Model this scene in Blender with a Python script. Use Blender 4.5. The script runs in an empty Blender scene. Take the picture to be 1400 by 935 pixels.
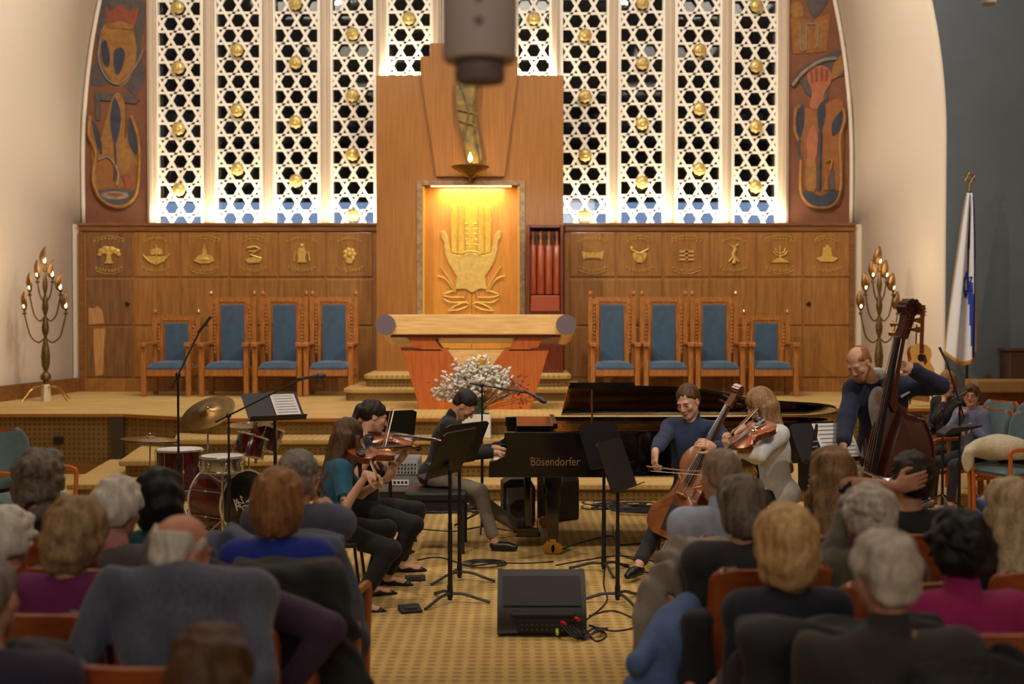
import bpy, bmesh, math, random
import numpy as np
from mathutils import Vector, Matrix, Euler
S = bpy.context.scene
COL = S.collection
PI = math.pi
random.seed(7)
# ---------------------------------------------------------------- camera
F = 1700.0; HC = 1.93; PITCH = math.atan(36.5/F)
cam = bpy.data.cameras.new('camera'); camo = bpy.data.objects.new('camera', cam); COL.objects.link(camo)
cam.sensor_width = 36.0; cam.lens = 36.0*F/1400.0
camo.location = (0, 0, HC); camo.rotation_euler = (PI/2-PITCH, 0, 0)
cam.dof.use_dof = True; cam.dof.focus_distance = 10.0; cam.dof.aperture_fstop = 1.7
cam.clip_end = 200
S.camera = camo
S.view_settings.view_transform = 'Standard'; S.view_settings.look = 'None'
S.view_settings.gamma = 1.0; S.view_settings.use_curve_mapping = False
S.view_settings.exposure = 0.0
# ---------------------------------------------------------------- world: dull blue daylight outside the tall windows
W = bpy.data.worlds.new('world'); S.world = W; W.use_nodes = True
bgn = W.node_tree.nodes['Background']; bgn.inputs[0].default_value = (.50, .66, 1.0, 1); bgn.inputs[1].default_value = .55
# ---------------------------------------------------------------- lights
def area(name, loc, target, sx, sy, power, col=(1, .80, .58), spread=None):
    l = bpy.data.lights.new(name, 'AREA'); l.shape = 'RECTANGLE'; l.size = sx; l.size_y = sy; l.energy = power; l.color = col
    if spread: l.spread = math.radians(spread)
    o = bpy.data.objects.new(name, l); COL.objects.link(o); o.location = loc
    o.rotation_euler = (Vector(target)-Vector(loc)).to_track_quat('-Z', 'Y').to_euler(); return o
def spot(name, loc, target, power, deg=50, col=(1, .87, .70), r=.10, blend=.6):
    l = bpy.data.lights.new(name, 'SPOT'); l.energy = power; l.color = col; l.spot_size = math.radians(deg); l.spot_blend = blend; l.shadow_soft_size = r
    o = bpy.data.objects.new(name, l); COL.objects.link(o); o.location = loc
    o.rotation_euler = (Vector(target)-Vector(loc)).to_track_quat('-Z', 'Y').to_euler(); return o
WARM = (1, .86, .70)
for i, (x, y, p) in enumerate([(-4, 0, 24), (4, 0, 24), (-4.5, 5.5, 45), (4.5, 5.5, 45), (0, 10.5, 120), (-5, 10.5, 80), (5, 10.5, 72)]):
    area('ceiling_panel_light', (x, y, 9.2), (x, y+.4, 0), 2.2, 1.6, p, WARM)
area('rear_fill_light', (0, -5.4, 5.6), (0, 6, .8), 6.0, 1.2, 190, WARM)  # added fill from behind the camera, brightening audience backs and the hanging fixture
spot('stage_spot_light', (-7.5, 6.5, 8.8), (3.2, 19, 1.4), 2100, 34)
spot('stage_spot_light', (6.2, 6.5, 8.8), (-4.0, 19, 1.6), 1650, 34)
spot('stage_spot_light', (-2.0, 5.0, 9.0), (-.6, 17.5, 2.0), 900, 24)
spot('stage_spot_light', (-3.0, 3.5, 9.0), (-1.0, 9.5, .9), 1100, 40)
spot('stage_spot_light', (4.0, 3.5, 9.0), (2.2, 9.5, .9), 1250, 40)
for sx in (-1, 1):                                     # added fill lamps that brighten the white splays of the arch
    area('splay_fill_light', (-.66+sx*2.6, 14.6, 8.6), (-.66+sx*6.2, 19.0, 2.6), 1.5, .5, 260, (1, .87, .72))
for i in range(11):                                    # strip lamps on the ledge, washing the white lattices from below
    x0 = -5.67+i*.93
    if 3.3 < i+.5 < 7.2 and i in (4, 5, 6): continue
    area('ledge_strip_light', (x0+.35, 19.70, 3.42), (x0+.35, 20.02, 4.9), .72, .06, 15, (1, .84, .60))
for x in (-1.72, .35):
    area('ledge_strip_light', (x, 19.72, 5.68), (x, 20.02, 7.0), .7, .06, 13, (1, .84, .60))
# ---------------------------------------------------------------- helpers
def at(px, py, Y):
    a = (px-700)/F; b = (467.5-py)/F; dy = math.cos(PITCH)+b*math.sin(PITCH); dz = -math.sin(PITCH)+b*math.cos(PITCH)
    t = Y/dy; return Vector((a*t, Y, HC+dz*t))
def X(px, Y): return (px-700)/F*Y
def lin(c):
    r = []
    for v in c:
        v /= 255.0; r.append(v/12.92 if v <= .04045 else ((v+.055)/1.055)**2.4)
    return tuple(r)+(1.0,)
MATS = {}
def mat(name, rgb, rough=.6, metal=0.0, var=0.0, vscale=8.0, grain=None, bump=0.0, bscale=60.0, coat=0.0, rgb2=None, emit=None, spec=None, sheen=0.0, trans=0.0):
    """procedural principled material; grain=(x,y,z) stretches the noise, rgb2 the second colour of that noise"""
    if name in MATS: return MATS[name]
    m = bpy.data.materials.new(name); m.use_nodes = True; nt = m.node_tree; N = nt.nodes; L = nt.links
    b = N['Principled BSDF']; b.inputs['Base Color'].default_value = lin(rgb); b.inputs['Roughness'].default_value = rough
    b.inputs['Metallic'].default_value = metal; b.inputs['Coat Weight'].default_value = coat
    if coat: b.inputs['Coat Roughness'].default_value = .08
    if spec is not None: b.inputs['Specular IOR Level'].default_value = spec
    if sheen: b.inputs['Sheen Weight'].default_value = sheen
    if trans: b.inputs['Transmission Weight'].default_value = trans
    if emit: b.inputs['Emission Color'].default_value = lin(emit[0]); b.inputs['Emission Strength'].default_value = emit[1]
    tc = N.new('ShaderNodeTexCoord')
    if var or rgb2:
        mp = N.new('ShaderNodeMapping'); L.new(tc.outputs['Object'], mp.inputs[0])
        if grain: mp.inputs['Scale'].default_value = grain
        nz = N.new('ShaderNodeTexNoise'); nz.inputs['Scale'].default_value = vscale; nz.inputs['Detail'].default_value = 5; L.new(mp.outputs[0], nz.inputs['Vector'])
        cr = N.new('ShaderNodeValToRGB'); L.new(nz.outputs[0], cr.inputs[0])
        c1 = lin(rgb); c2 = lin(rgb2) if rgb2 else tuple(max(0, v*(1-var)) for v in c1[:3])+(1,)
        cr.color_ramp.elements[0].position = .32; cr.color_ramp.elements[1].position = .68
        cr.color_ramp.elements[0].color = c2; cr.color_ramp.elements[1].color = c1
        L.new(cr.outputs[0], b.inputs['Base Color'])
    if bump:
        n2 = N.new('ShaderNodeTexNoise'); n2.inputs['Scale'].default_value = bscale; L.new(tc.outputs['Object'], n2.inputs['Vector'])
        bp = N.new('ShaderNodeBump'); bp.inputs['Strength'].default_value = bump; bp.inputs['Distance'].default_value = .01
        L.new(n2.outputs[0], bp.inputs['Height']); L.new(bp.outputs[0], b.inputs['Normal'])
    MATS[name] = m; return m
def carpet(name, c1, c2, pitch=.075, amt=.5):
    if name in MATS: return MATS[name]
    m = bpy.data.materials.new(name); m.use_nodes = True; nt = m.node_tree; N = nt.nodes; L = nt.links
    b = N['Principled BSDF']; b.inputs['Roughness'].default_value = .95; b.inputs['Specular IOR Level'].default_value = .1
    g = N.new('ShaderNodeNewGeometry'); mp = N.new('ShaderNodeMapping'); L.new(g.outputs['Position'], mp.inputs[0])
    mp.inputs['Rotation'].default_value = (0, 0, 0)
    v = N.new('ShaderNodeTexVoronoi'); v.inputs['Scale'].default_value = 1/pitch; v.inputs['Randomness'].default_value = 0.06; L.new(mp.outputs[0], v.inputs['Vector'])
    cr = N.new('ShaderNodeValToRGB'); L.new(v.outputs['Distance'], cr.inputs[0])
    cr.color_ramp.elements[0].position = .26; cr.color_ramp.elements[0].color = lin(c2)
    cr.color_ramp.elements[1].position = .42; cr.color_ramp.elements[1].color = lin(c1)
    n = N.new('ShaderNodeTexNoise'); n.inputs['Scale'].default_value = 2.0; n.inputs['Detail'].default_value = 8; L.new(g.outputs['Position'], n.inputs['Vector'])
    mx = N.new('ShaderNodeMix'); mx.data_type = 'RGBA'; mx.blend_type = 'MULTIPLY'; mx.inputs[0].default_value = amt
    L.new(cr.outputs[0], mx.inputs[6]); 
    c3 = N.new('ShaderNodeValToRGB'); c3.color_ramp.elements[0].position = .3; c3.color_ramp.elements[1].position = .7
    c3.color_ramp.elements[0].color = (.6, .6, .6, 1); L.new(n.outputs[0], c3.inputs[0]); L.new(c3.outputs[0], mx.inputs[7])
    L.new(mx.outputs[2], b.inputs['Base Color'])
    MATS[name] = m; return m
def tag(o, label=None, cat=None, group=None, kind=None):
    if label: o['label'] = label
    if cat: o['category'] = cat
    if group: o['group'] = group
    if kind: o['kind'] = kind
    return o
def empty(name, loc=(0, 0, 0), rz=0.0, label=None, cat=None, group=None):
    o = bpy.data.objects.new(name, None); COL.objects.link(o); o.location = loc; o.rotation_euler = (0, 0, rz); o.empty_display_size = .1
    return tag(o, label, cat, group)
KIDS = {}
def copy_tree(o, parent=None, loc=None, rz=None, label=None, group=None):
    c = o.copy(); COL.objects.link(c)
    if parent is not None: c.parent = parent
    if loc is not None: c.location = loc
    if rz is not None: c.rotation_euler = (0, 0, rz)
    if label: c['label'] = label
    if group: c['group'] = group
    for ch in list(o.children): copy_tree(ch, c)
    return c
class MB:
    """collects geometry for ONE mesh object"""
    def __init__(s): s.v = []; s.f = []; s.M = Matrix.Identity(4)
    def add(s, vs, fs):
        n = len(s.v); s.v += [tuple(s.M @ Vector(p)) for p in vs]; s.f += [tuple(i+n for i in f) for f in fs]; return s
    def box(s, x0, x1, y0, y1, z0, z1):
        return s.add([(x0, y0, z0), (x1, y0, z0), (x1, y1, z0), (x0, y1, z0), (x0, y0, z1), (x1, y0, z1), (x1, y1, z1), (x0, y1, z1)],
                     [(0, 3, 2, 1), (4, 5, 6, 7), (0, 1, 5, 4), (1, 2, 6, 5), (2, 3, 7, 6), (3, 0, 4, 7)])
    def cbox(s, c, d): return s.box(c[0]-d[0]/2, c[0]+d[0]/2, c[1]-d[1]/2, c[1]+d[1]/2, c[2]-d[2]/2, c[2]+d[2]/2)
    def bar(s, a, b, w, t, up=(0, 0, 1)):
        """rectangular bar from a to b, w wide (sideways), t thick along up"""
        a = Vector(a); b = Vector(b); d = (b-a).normalized(); up = Vector(up)
        if abs(d.dot(up)) > .98: up = Vector((0, 1, 0))
        sd = d.cross(up).normalized()*(w/2); u = sd.cross(d).normalized()*(t/2)
        return s.add([a-sd-u, a+sd-u, a+sd+u, a-sd+u, b-sd-u, b+sd-u, b+sd+u, b-sd+u], [(0, 3, 2, 1), (4, 5, 6, 7), (0, 1, 5, 4), (1, 2, 6, 5), (2, 3, 7, 6), (3, 0, 4, 7)])
    def tube(s, pts, r, n=8, closed=False, flat=1.0):
        """tube through pts, r a number or a list"""
        P = [Vector(p) for p in pts]; m = len(P); R = r if isinstance(r, (list, tuple)) else [r]*m
        vs = []; up = Vector((0, 0, 1)); prev = None
        for i in range(m):
            if closed: d = P[(i+1) % m]-P[i-1]
            else: d = P[min(i+1, m-1)]-P[max(i-1, 0)]
            d = d.normalized() if d.length > 1e-9 else Vector((0, 0, 1))
            if prev is None:
                ref = up if abs(d.dot(up)) < .95 else Vector((1, 0, 0)); sd = d.cross(ref).normalized()
            else:
                sd = prev-d*prev.dot(d); sd = sd.normalized() if sd.length > 1e-6 else d.orthogonal().normalized()
            prev = sd; u = sd.cross(d).normalized()
            for k in range(n):
                t = 2*PI*k/n; vs.append(P[i]+sd*math.cos(t)*R[i]+u*math.sin(t)*R[i]*flat)
        fs = []
        for i in range(m if closed else m-1):
            for k in range(n):
                a = i*n+k; b = i*n+(k+1) % n; j = (i+1) % m; fs.append((a, b, j*n+(k+1) % n, j*n+k))
        if not closed: fs += [tuple(range(n))[::-1], tuple((m-1)*n+k for k in range(n))]
        return s.add(vs, fs)
    def cyl(s, a, b, r, n=16, r2=None): return s.tube([a, b], [r, r if r2 is None else r2], n)
    def lathe(s, prof, c=(0, 0, 0), n=24, axis='z', cap=True):
        vs = []; c = Vector(c)
        for (r, z) in prof:
            for k in range(n):
                t = 2*PI*k/n; x, y = r*math.cos(t), r*math.sin(t)
                q = (x, y, z) if axis == 'z' else ((z, x, y) if axis == 'x' else (y, z, x)); vs.append(c+Vector(q))
        fs = []
        for i in range(len(prof)-1):
            for k in range(n): fs.append((i*n+k, i*n+(k+1) % n, (i+1)*n+(k+1) % n, (i+1)*n+k))
        if cap: fs += [tuple(range(n))[::-1], tuple((len(prof)-1)*n+k for k in range(n))]
        return s.add(vs, fs)
    def ball(s, c, r, n=12, sc=(1, 1, 1)):
        prof = [(math.sin(PI*i/n)*r+1e-5, -math.cos(PI*i/n)*r) for i in range(n+1)]
        b = MB().lathe(prof, n=n*2 if n < 10 else 18)
        return s.add([(c[0]+p[0]*sc[0], c[1]+p[1]*sc[1], c[2]+p[2]*sc[2]) for p in b.v], b.f)
    def prism(s, pts, d0, d1, plane='xz'):
        """polygon pts extruded between d0 and d1 along the remaining axis"""
        n = len(pts)
        def q(p, d): return {'xz': (p[0], d, p[1]), 'xy': (p[0], p[1], d), 'yz': (d, p[0], p[1])}[plane]
        vs = [q(p, d0) for p in pts]+[q(p, d1) for p in pts]
        fs = [tuple(range(n)), tuple(range(2*n-1, n-1, -1))]+[(i, n+i, n+(i+1) % n, (i+1) % n) for i in range(n)]
        return s.add(vs, fs)
    def grid(s, fn, nu, nv):
        vs = [fn(i/nu, j/nv) for j in range(nv+1) for i in range(nu+1)]
        fs = [(j*(nu+1)+i, j*(nu+1)+i+1, (j+1)*(nu+1)+i+1, (j+1)*(nu+1)+i) for j in range(nv) for i in range(nu)]
        return s.add(vs, fs)
    def build(s, name, m=None, parent=None, smooth=False, bev=0.0, sub=0, solid=0.0, loc=None, rz=None, fixn=True):
        me = bpy.data.meshes.new(name); me.from_pydata([tuple(v) for v in s.v], [], s.f); me.update()
        if fixn:
            bm = bmesh.new(); bm.from_mesh(me); bmesh.ops.recalc_face_normals(bm, faces=bm.faces); bm.to_mesh(me); bm.free()
        o = bpy.data.objects.new(name, me); COL.objects.link(o)
        if m: me.materials.append(m)
        if parent is not None: o.parent = parent
        if loc is not None: o.location = loc
        if rz is not None: o.rotation_euler = (0, 0, rz)
        if smooth:
            for p in me.polygons: p.use_smooth = True
            if smooth != 'all': me.set_sharp_from_angle(angle=math.radians(40))
        if solid: md = o.modifiers.new('solid', 'SOLIDIFY'); md.thickness = solid; md.offset = 0
        if bev: md = o.modifiers.new('bevel', 'BEVEL'); md.width = bev; md.segments = 2; md.limit_method = 'ANGLE'
        if sub: md = o.modifiers.new('sub', 'SUBSURF'); md.levels = sub; md.render_levels = sub
        return o
def spline(pts, n=8, closed=False):
    """Catmull-Rom through pts"""
    P = [Vector(p) for p in pts]; m = len(P); out = []
    for i in range(m if closed else m-1):
        p0 = P[(i-1) % m] if closed or i > 0 else P[0]; p1 = P[i]; p2 = P[(i+1) % m]; p3 = P[(i+2) % m] if closed or i+2 < m else P[-1]
        for k in range(n):
            t = k/n; out.append(.5*((2*p1)+(p2-p0)*t+(2*p0-5*p1+4*p2-p3)*t*t+(3*p1-p0-3*p2+p3)*t**3))
    if not closed: out.append(P[-1])
    return out
def hull2(pts, n=6, closed=True):
    return [(p.x, p.y) for p in spline([(a, b, 0) for a, b in pts], n, closed)]
def text_mesh(txt, size, font_depth=.002):
    c = bpy.data.curves.new('t', 'FONT'); c.body = txt; c.size = size; c.extrude = font_depth; c.align_x = 'CENTER'
    o = bpy.data.objects.new('t', c); COL.objects.link(o); dg = bpy.context.evaluated_depsgraph_get(); dg.update()
    me = bpy.data.meshes.new_from_object(o.evaluated_get(dg)); bpy.data.objects.remove(o); return me
# ---------------------------------------------------------------- signed distance modelling (organic shapes)
def _len(v): return np.sqrt(np.einsum('...i,...i->...', v, v))
class SDF:
    def __init__(s): s.p = []
    def cone(s, a, b, r1, r2, k=.02, op='u'):
        a = np.array(a, float); b = np.array(b, float)
        lo = np.minimum(a-r1, b-r2); hi = np.maximum(a+r1, b+r2); ba = b-a; L2 = max(ba.dot(ba), 1e-9)
        def f(P):
            h = np.clip(((P-a)@ba)/L2, 0, 1); return _len(P-a-h[..., None]*ba)-(r1+(r2-r1)*h)
        s.p.append((lo, hi, f, k, op)); return s
    def ell(s, c, r, k=.02, op='u', R=None):
        c = np.array(c, float); r = np.array(r, float); m = r.max()
        Rm = np.array(R) if R is not None else None
        def f(P):
            q = P-c
            if Rm is not None: q = q@Rm      # columns are the local axes
            k0 = _len(q/r); k1 = _len(q/(r*r)); return k0*(k0-1)/np.maximum(k1, 1e-6)
        s.p.append((c-m, c+m, f, k, op)); return s
    def rbox(s, c, h, r, k=.02, op='u', R=None):
        c = np.array(c, float); h = np.array(h, float); m = _len(h)+r
        Rm = np.array(R) if R is not None else None
        def f(P):
            q = P-c
            if Rm is not None: q = q@Rm
            q = np.abs(q)-h; return _len(np.maximum(q, 0))+np.minimum(q.max(-1), 0)-r
        s.p.append((c-m, c+m, f, k, op)); return s
    def plane(s, c, n, k=.005):
        """cuts away everything on the side n points to"""
        c = np.array(c, float); n = np.array(n, float); n = n/np.linalg.norm(n)
        s.p.append((None, None, lambda P: (P-c)@n, k, 'i')); return s
    def mesh(s, h, disp=None):
        lo = np.min([p[0] for p in s.p if p[4] == 'u'], 0)-3*h-.01; hi = np.max([p[1] for p in s.p if p[4] == 'u'], 0)+3*h+.01
        n = np.ceil((hi-lo)/h).astype(int)+1
        V = np.full(n, 1.0, np.float32)
        ax = [lo[i]+h*np.arange(n[i]) for i in range(3)]
        for (a, b, f, k, op) in s.p:
            if a is None: i0 = np.zeros(3, int); i1 = n
            else:
                mg = k+2.5*h; i0 = np.maximum(0, np.floor((a-mg-lo)/h).astype(int)); i1 = np.minimum(n, np.ceil((b+mg-lo)/h).astype(int)+1)
            if (i1 <= i0).any(): continue
            sl = tuple(slice(i0[i], i1[i]) for i in range(3))
            G = np.stack(np.meshgrid(ax[0][sl[0]], ax[1][sl[1]], ax[2][sl[2]], indexing='ij'), -1)
            d = f(G).astype(np.float32); v = V[sl]
            if op == 'u': hh = np.clip(.5+.5*(d-v)/k, 0, 1); V[sl] = d*(1-hh)+v*hh-k*hh*(1-hh)
            else:
                if op == 's': d = -d
                hh = np.clip(.5-.5*(d-v)/k, 0, 1); V[sl] = d*(1-hh)+v*hh+k*hh*(1-hh)
        if disp is not None:
            near = np.abs(V) < .06; ii = np.argwhere(near); P = lo+ii*h; V[near] += disp(P).astype(np.float32)
        return surfnets(V, lo, h)
def surfnets(V, lo, h):
    V = V.copy()
    for a in range(3):
        sl = [slice(None)]*3; sl[a] = 0; V[tuple(sl)] = 1; sl[a] = -1; V[tuple(sl)] = 1
    s = V < 0; nx, ny, nz = V.shape
    cnt = np.zeros((nx-1, ny-1, nz-1), np.int8); acc = np.zeros((nx-1, ny-1, nz-1, 3), np.float32)
    def sub(A, o): return A[o[0]:nx-1+o[0], o[1]:ny-1+o[1], o[2]:nz-1+o[2]]
    for a in range(3):
        o1, o2 = [x for x in range(3) if x != a]
        for u in (0, 1):
            for w in (0, 1):
                p = [0, 0, 0]; p[o1] = u; p[o2] = w; q = list(p); q[a] = 1
                A = sub(V, p); B = sub(V, q); c = sub(s, p) != sub(s, q)
                t = np.where(c, A/np.where(c, A-B, 1), 0); cnt += c
                for ax in range(3): acc[..., ax] += np.where(c, (t if ax == a else p[ax]), 0)
    m = cnt > 0; idx = np.full(m.shape, -1, np.int64); N = int(m.sum()); idx[m] = np.arange(N)
    ijk = np.argwhere(m); verts = lo+h*(ijk+acc[m]/cnt[m][:, None])
    quads = []
    for a in range(3):
        sl0 = [slice(1, -1)]*3; sl1 = [slice(1, -1)]*3; sl0[a] = slice(0, -1); sl1[a] = slice(1, None)
        A = s[tuple(sl0)]; B = s[tuple(sl1)]; e = np.argwhere(A != B)
        if len(e) == 0: continue
        sg = A[A != B]; o = np.ones(3, int); o[a] = 0; e = e+o
        b, c = (a+1) % 3, (a+2) % 3; eb = np.zeros(3, int); eb[b] = 1; ec = np.zeros(3, int); ec[c] = 1
        g = lambda q: idx[q[:, 0], q[:, 1], q[:, 2]]
        Q = np.stack([g(e-eb-ec), g(e-ec), g(e), g(e-eb)], 1); Q[~sg] = Q[~sg][:, ::-1]; quads.append(Q)
    return verts, np.concatenate(quads)
def sdf_obj(sd, h, name, m, parent=None, disp=None):
    v, q = sd.mesh(h, disp); me = bpy.data.meshes.new(name)
    me.vertices.add(len(v)); me.vertices.foreach_set('co', v.astype(np.float32).ravel())
    me.loops.add(q.size); me.loops.foreach_set('vertex_index', q.ravel().astype(np.int32))
    me.polygons.add(len(q)); me.polygons.foreach_set('loop_start', np.arange(0, q.size, 4, dtype=np.int32))
    me.polygons.foreach_set('use_smooth', np.ones(len(q), bool)); me.update(calc_edges=True); me.validate()
    o = bpy.data.objects.new(name, me); COL.objects.link(o); me.materials.append(m)
    if parent is not None: o.parent = parent
    return o
def folds(seed, amp=.006, fr=14, dirv=None):
    rs = np.random.RandomState(seed); K = []
    for i in range(6):
        d = rs.normal(size=3); d[2] *= .35
        if dirv is not None: d = d*.5+np.array(dirv)
        K.append((d/np.linalg.norm(d)*fr*rs.uniform(.6, 1.9), rs.uniform(0, 6.28), rs.uniform(.5, 1)))
    def f(P):
        w = .08*np.sin(P@np.array([5., 3., 7.])+seed); r = 0
        for (k, ph, a) in K: r = r+a*np.sin((P+w[:, None])@k+ph)
        return amp*r/2.5
    return f
# ---------------------------------------------------------------- room materials
M = {}
M['plaster'] = mat('plaster', (226, 214, 198), .85, bump=.15, bscale=30)
M['blue'] = mat('blue_wall', (108, 119, 130), .9, var=.10, vscale=2, bump=.1)
M['ceil'] = mat('ceiling_white', (210, 200, 188), .9)
M['dimwall'] = mat('hall_wall', (150, 130, 105), .9)
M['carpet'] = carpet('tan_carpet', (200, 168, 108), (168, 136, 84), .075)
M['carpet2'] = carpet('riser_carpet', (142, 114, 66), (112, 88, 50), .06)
M['wallwood'] = mat('oak_panelling', (166, 115, 56), .42, grain=(9, 9, .8), vscale=3.0, rgb2=(140, 92, 40), coat=.15)
M['wallwood_old'] = mat('worn_oak_panelling', (136, 94, 54), .45, grain=(9, 9, .8), vscale=3.0, rgb2=(106, 70, 38), coat=.1)
M['wallrail'] = mat('oak_rail', (142, 94, 48), .4, grain=(1, 9, 9), vscale=3, rgb2=(112, 72, 36), coat=.2)
M['arkwood'] = mat('ark_oak', (166, 112, 48), .4, grain=(14, 14, .5), vscale=3.0, rgb2=(146, 94, 38), coat=.15)
M['chairwood'] = mat('honey_oak', (184, 120, 58), .38, grain=(6, 6, 1), vscale=6, rgb2=(150, 90, 38), coat=.3)
M['tablewood'] = mat('bright_oak', (238, 200, 138), .4, grain=(.6, 8, 8), vscale=5, rgb2=(214, 168, 102), coat=.15)
M['tableleg'] = mat('red_oak', (196, 106, 42), .4, grain=(10, 10, .8), vscale=4, rgb2=(170, 84, 30), coat=.2)
M['lattice'] = mat('white_lattice', (246, 240, 226), .6)
M['mullion'] = mat('beige_mullion', (196, 178, 156), .6)
M['gold'] = mat('gold_leaf', (206, 164, 70), .35, metal=.85, var=.4, vscale=20, bump=.2, bscale=50)
M['dullgold'] = mat('dull_gold', (228, 188, 96), .45, metal=.35, var=.3, vscale=30)
M['bronze'] = mat('aged_bronze', (128, 104, 62), .45, metal=.8, var=.5, vscale=25, bump=.3, bscale=40)
M['copper'] = mat('copper_leaf', (150, 112, 66), .4, metal=.7, var=.3, vscale=20)
M['terracotta'] = mat('terracotta_mural', (128, 82, 58), .85, var=.18, vscale=6, bump=.2, bscale=60)
M['marble'] = mat('brown_marble', (128, 96, 66), .3, rgb2=(172, 142, 104), vscale=14, coat=.3)
M['darkwood'] = mat('dark_red_wood', (110, 48, 26), .3, grain=(10, 10, 1), vscale=5, rgb2=(84, 34, 18), coat=.4)
M['black'] = mat('black_plastic', (24, 24, 26), .55)
M['blackmetal'] = mat('black_metal', (30, 30, 33), .4, metal=.3)
M['greymetal'] = mat('grey_metal', (70, 70, 74), .45, metal=.5)
M['chrome'] = mat('chrome', (200, 200, 205), .18, metal=1)
M['brass'] = mat('brass', (200, 160, 80), .25, metal=1)
M['bluefab'] = mat('blue_velvet', (64, 92, 120), .9, var=.22, vscale=10, sheen=.35)
M['white'] = mat('white_paint', (232, 230, 224), .6)
M['glass'] = None
# ---------------------------------------------------------------- setting
AX = -0.67
def struct(name, mb, m, **k):
    o = mb.build(name, m, **k); o['kind'] = 'structure'; return o
struct('floor', MB().box(-10, 10, -6, 20.4, -.1, 0), M['carpet'])
struct('ceiling', MB().box(-10.2, 10.2, -6.2, 16.9, 9.6, 9.8), M['ceil'])
struct('wall_left', MB().box(-10.2, -10, -6, 17.4, 0, 9.6), M['dimwall'])
struct('wall_right', MB().box(10, 10.2, -6, 17.4, 0, 9.6), M['dimwall'])
struct('wall_rear', MB().box(-10.2, 10.2, -6.2, -6, 0, 9.6), M['dimwall'])
# arch reveal: splayed white walls between the hall and the window wall
def off(z, hw, b, zs=4.3):
    return hw if z <= zs else hw*math.sqrt(max(0.0, 1-((z-zs)/b)**2))
RINGS = [(20.02, 6.13, 8.8), (17.5, 6.44, 8.3), (17.18, 6.46, 8.0), (16.98, 6.50, 7.75), (16.90, 6.53, 7.6), (16.88, 6.56, 7.5)]
ZS = [0, .6, 1.2, 2, 3, 4, 4.6, 5.2, 5.8, 6.4, 7.0, 7.6, 8.2, 8.8, 9.5]
for sgn, nm in ((-1, 'wall_arch_left'), (1, 'wall_arch_right')):
    def fn(u, v, sgn=sgn):
        i = min(int(u*30/6+1e-6), len(RINGS)-2); t = u*(len(RINGS)-1)-i
        i = min(int(u*(len(RINGS)-1)+1e-6), len(RINGS)-2); t = u*(len(RINGS)-1)-i
        r0, r1 = RINGS[i], RINGS[i+1]; z = 9.7*v
        y = r0[0]+(r1[0]-r0[0])*t; ex = .09 if sgn < 0 else 0; o0 = off(z, r0[1]+ex, r0[2]); o1 = off(z, r1[1]+ex, r1[2])
        return (AX+sgn*(o0+(o1-o0)*t), y, z)
    struct(nm, MB().grid(fn, 5, 48), M['plaster'], smooth='all', solid=.02)
    m = MB()
    for j in range(40):
        z0, z1 = 9.7*j/40, 9.7*(j+1)/40
        a0, a1 = off(z0, 6.55, 7.5), off(z1, 6.55, 7.5); e = 10.2-AX*sgn
        m.add([(AX+sgn*a0, 16.89, z0), (AX+sgn*e, 16.89, z0), (AX+sgn*e, 16.89, z1), (AX+sgn*a1, 16.89, z1)], [(0, 1, 2, 3)])
    struct('wall_front_'+('left' if sgn < 0 else 'right'), m, M['blue'], solid=.04)
    # inner white bead round the mural, then the low oak baseboard on the stage
    pts = [(AX+sgn*(off(z, 6.13 if sgn > 0 else 6.22, 8.8)-.03), 19.93, z) for z in [3.4+i*.3 for i in range(22)]]
    struct('trim_arch_'+('left' if sgn < 0 else 'right'), MB().tube(pts, .035, 8), M['plaster'], smooth='all')
    m = MB(); ys = [19.5, 18.5, 17.5, 17.18]; hw = [6.16, 6.29, 6.41, 6.44]
    for i in range(3): m.bar((AX+sgn*hw[i], ys[i], .84), (AX+sgn*hw[i+1], ys[i+1], .84), .05, .22)
    struct('baseboard_'+('left' if sgn < 0 else 'right'), m, M['wallrail'])
struct('wall_return_left', MB().box(AX-6.25, X(108, 19.6)+.03, 19.61, 19.7, .7, 3.36), M['plaster'])
struct('wall_return_right', MB().box(X(1168, 19.6)-.03, AX+6.25, 19.61, 19.7, .7, 3.36), M['plaster'])
# stage platform
stage = [(-9.99, 19.6), (-9.99, 15.1), (-4.72, 15.1), (-3.45, 14.45), (2.15, 14.45), (3.42, 15.1), (3.9, 16.0), (9.99, 16.0), (9.99, 19.6)]
so = MB(); so.prism(stage, .69, .73, 'xy'); struct('floor_stage', so, M['carpet'])
fr = [(x, y+.03) if y < 19 else (x, y) for x, y in stage]
struct('wall_stage_front', MB().prism(fr, 0, .69, 'xy'), M['carpet2'])  # solid stage body, its carpeted face is the stage front wall
m = MB()
for a, b in zip(stage[1:7], stage[2:8]): m.bar((a[0], a[1]-.012, .715), (b[0], b[1]-.012, .715), .03, .035)
struct('trim_stage_edge', m, mat('orange_edge', (172, 104, 44), .5))
m = MB().bar((-9.9, 15.1, .07), (-4.75, 15.1, .07), .03, .14); struct('baseboard_stage_left', m, M['wallrail'])
m = MB().bar((3.95, 16.0, .07), (9.9, 16.0, .07), .03, .14); struct('baseboard_stage_right', m, M['wallrail'])
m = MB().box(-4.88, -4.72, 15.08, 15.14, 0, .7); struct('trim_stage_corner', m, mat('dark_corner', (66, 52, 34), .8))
def step(i, x0f, x0b, x1f, x1b, yf, z0, z1):
    b = MB().prism([(x0b+.06, 15.1), (x0f+.06, yf+.05), (x1f-.06, yf+.05), (x1b-.06, 15.1)], z0, z1-.05, 'xy')
    o = struct('floor_step_%d' % i, MB().prism([(x0b, 15.1), (x0f, yf), (x1f, yf), (x1b, 15.1)], z1-.06, z1, 'xy'), M['carpet'], bev=.015)
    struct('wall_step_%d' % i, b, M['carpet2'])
step(1, -4.62, -4.90, 3.30, 3.58, 12.85, 0, .18)
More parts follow.
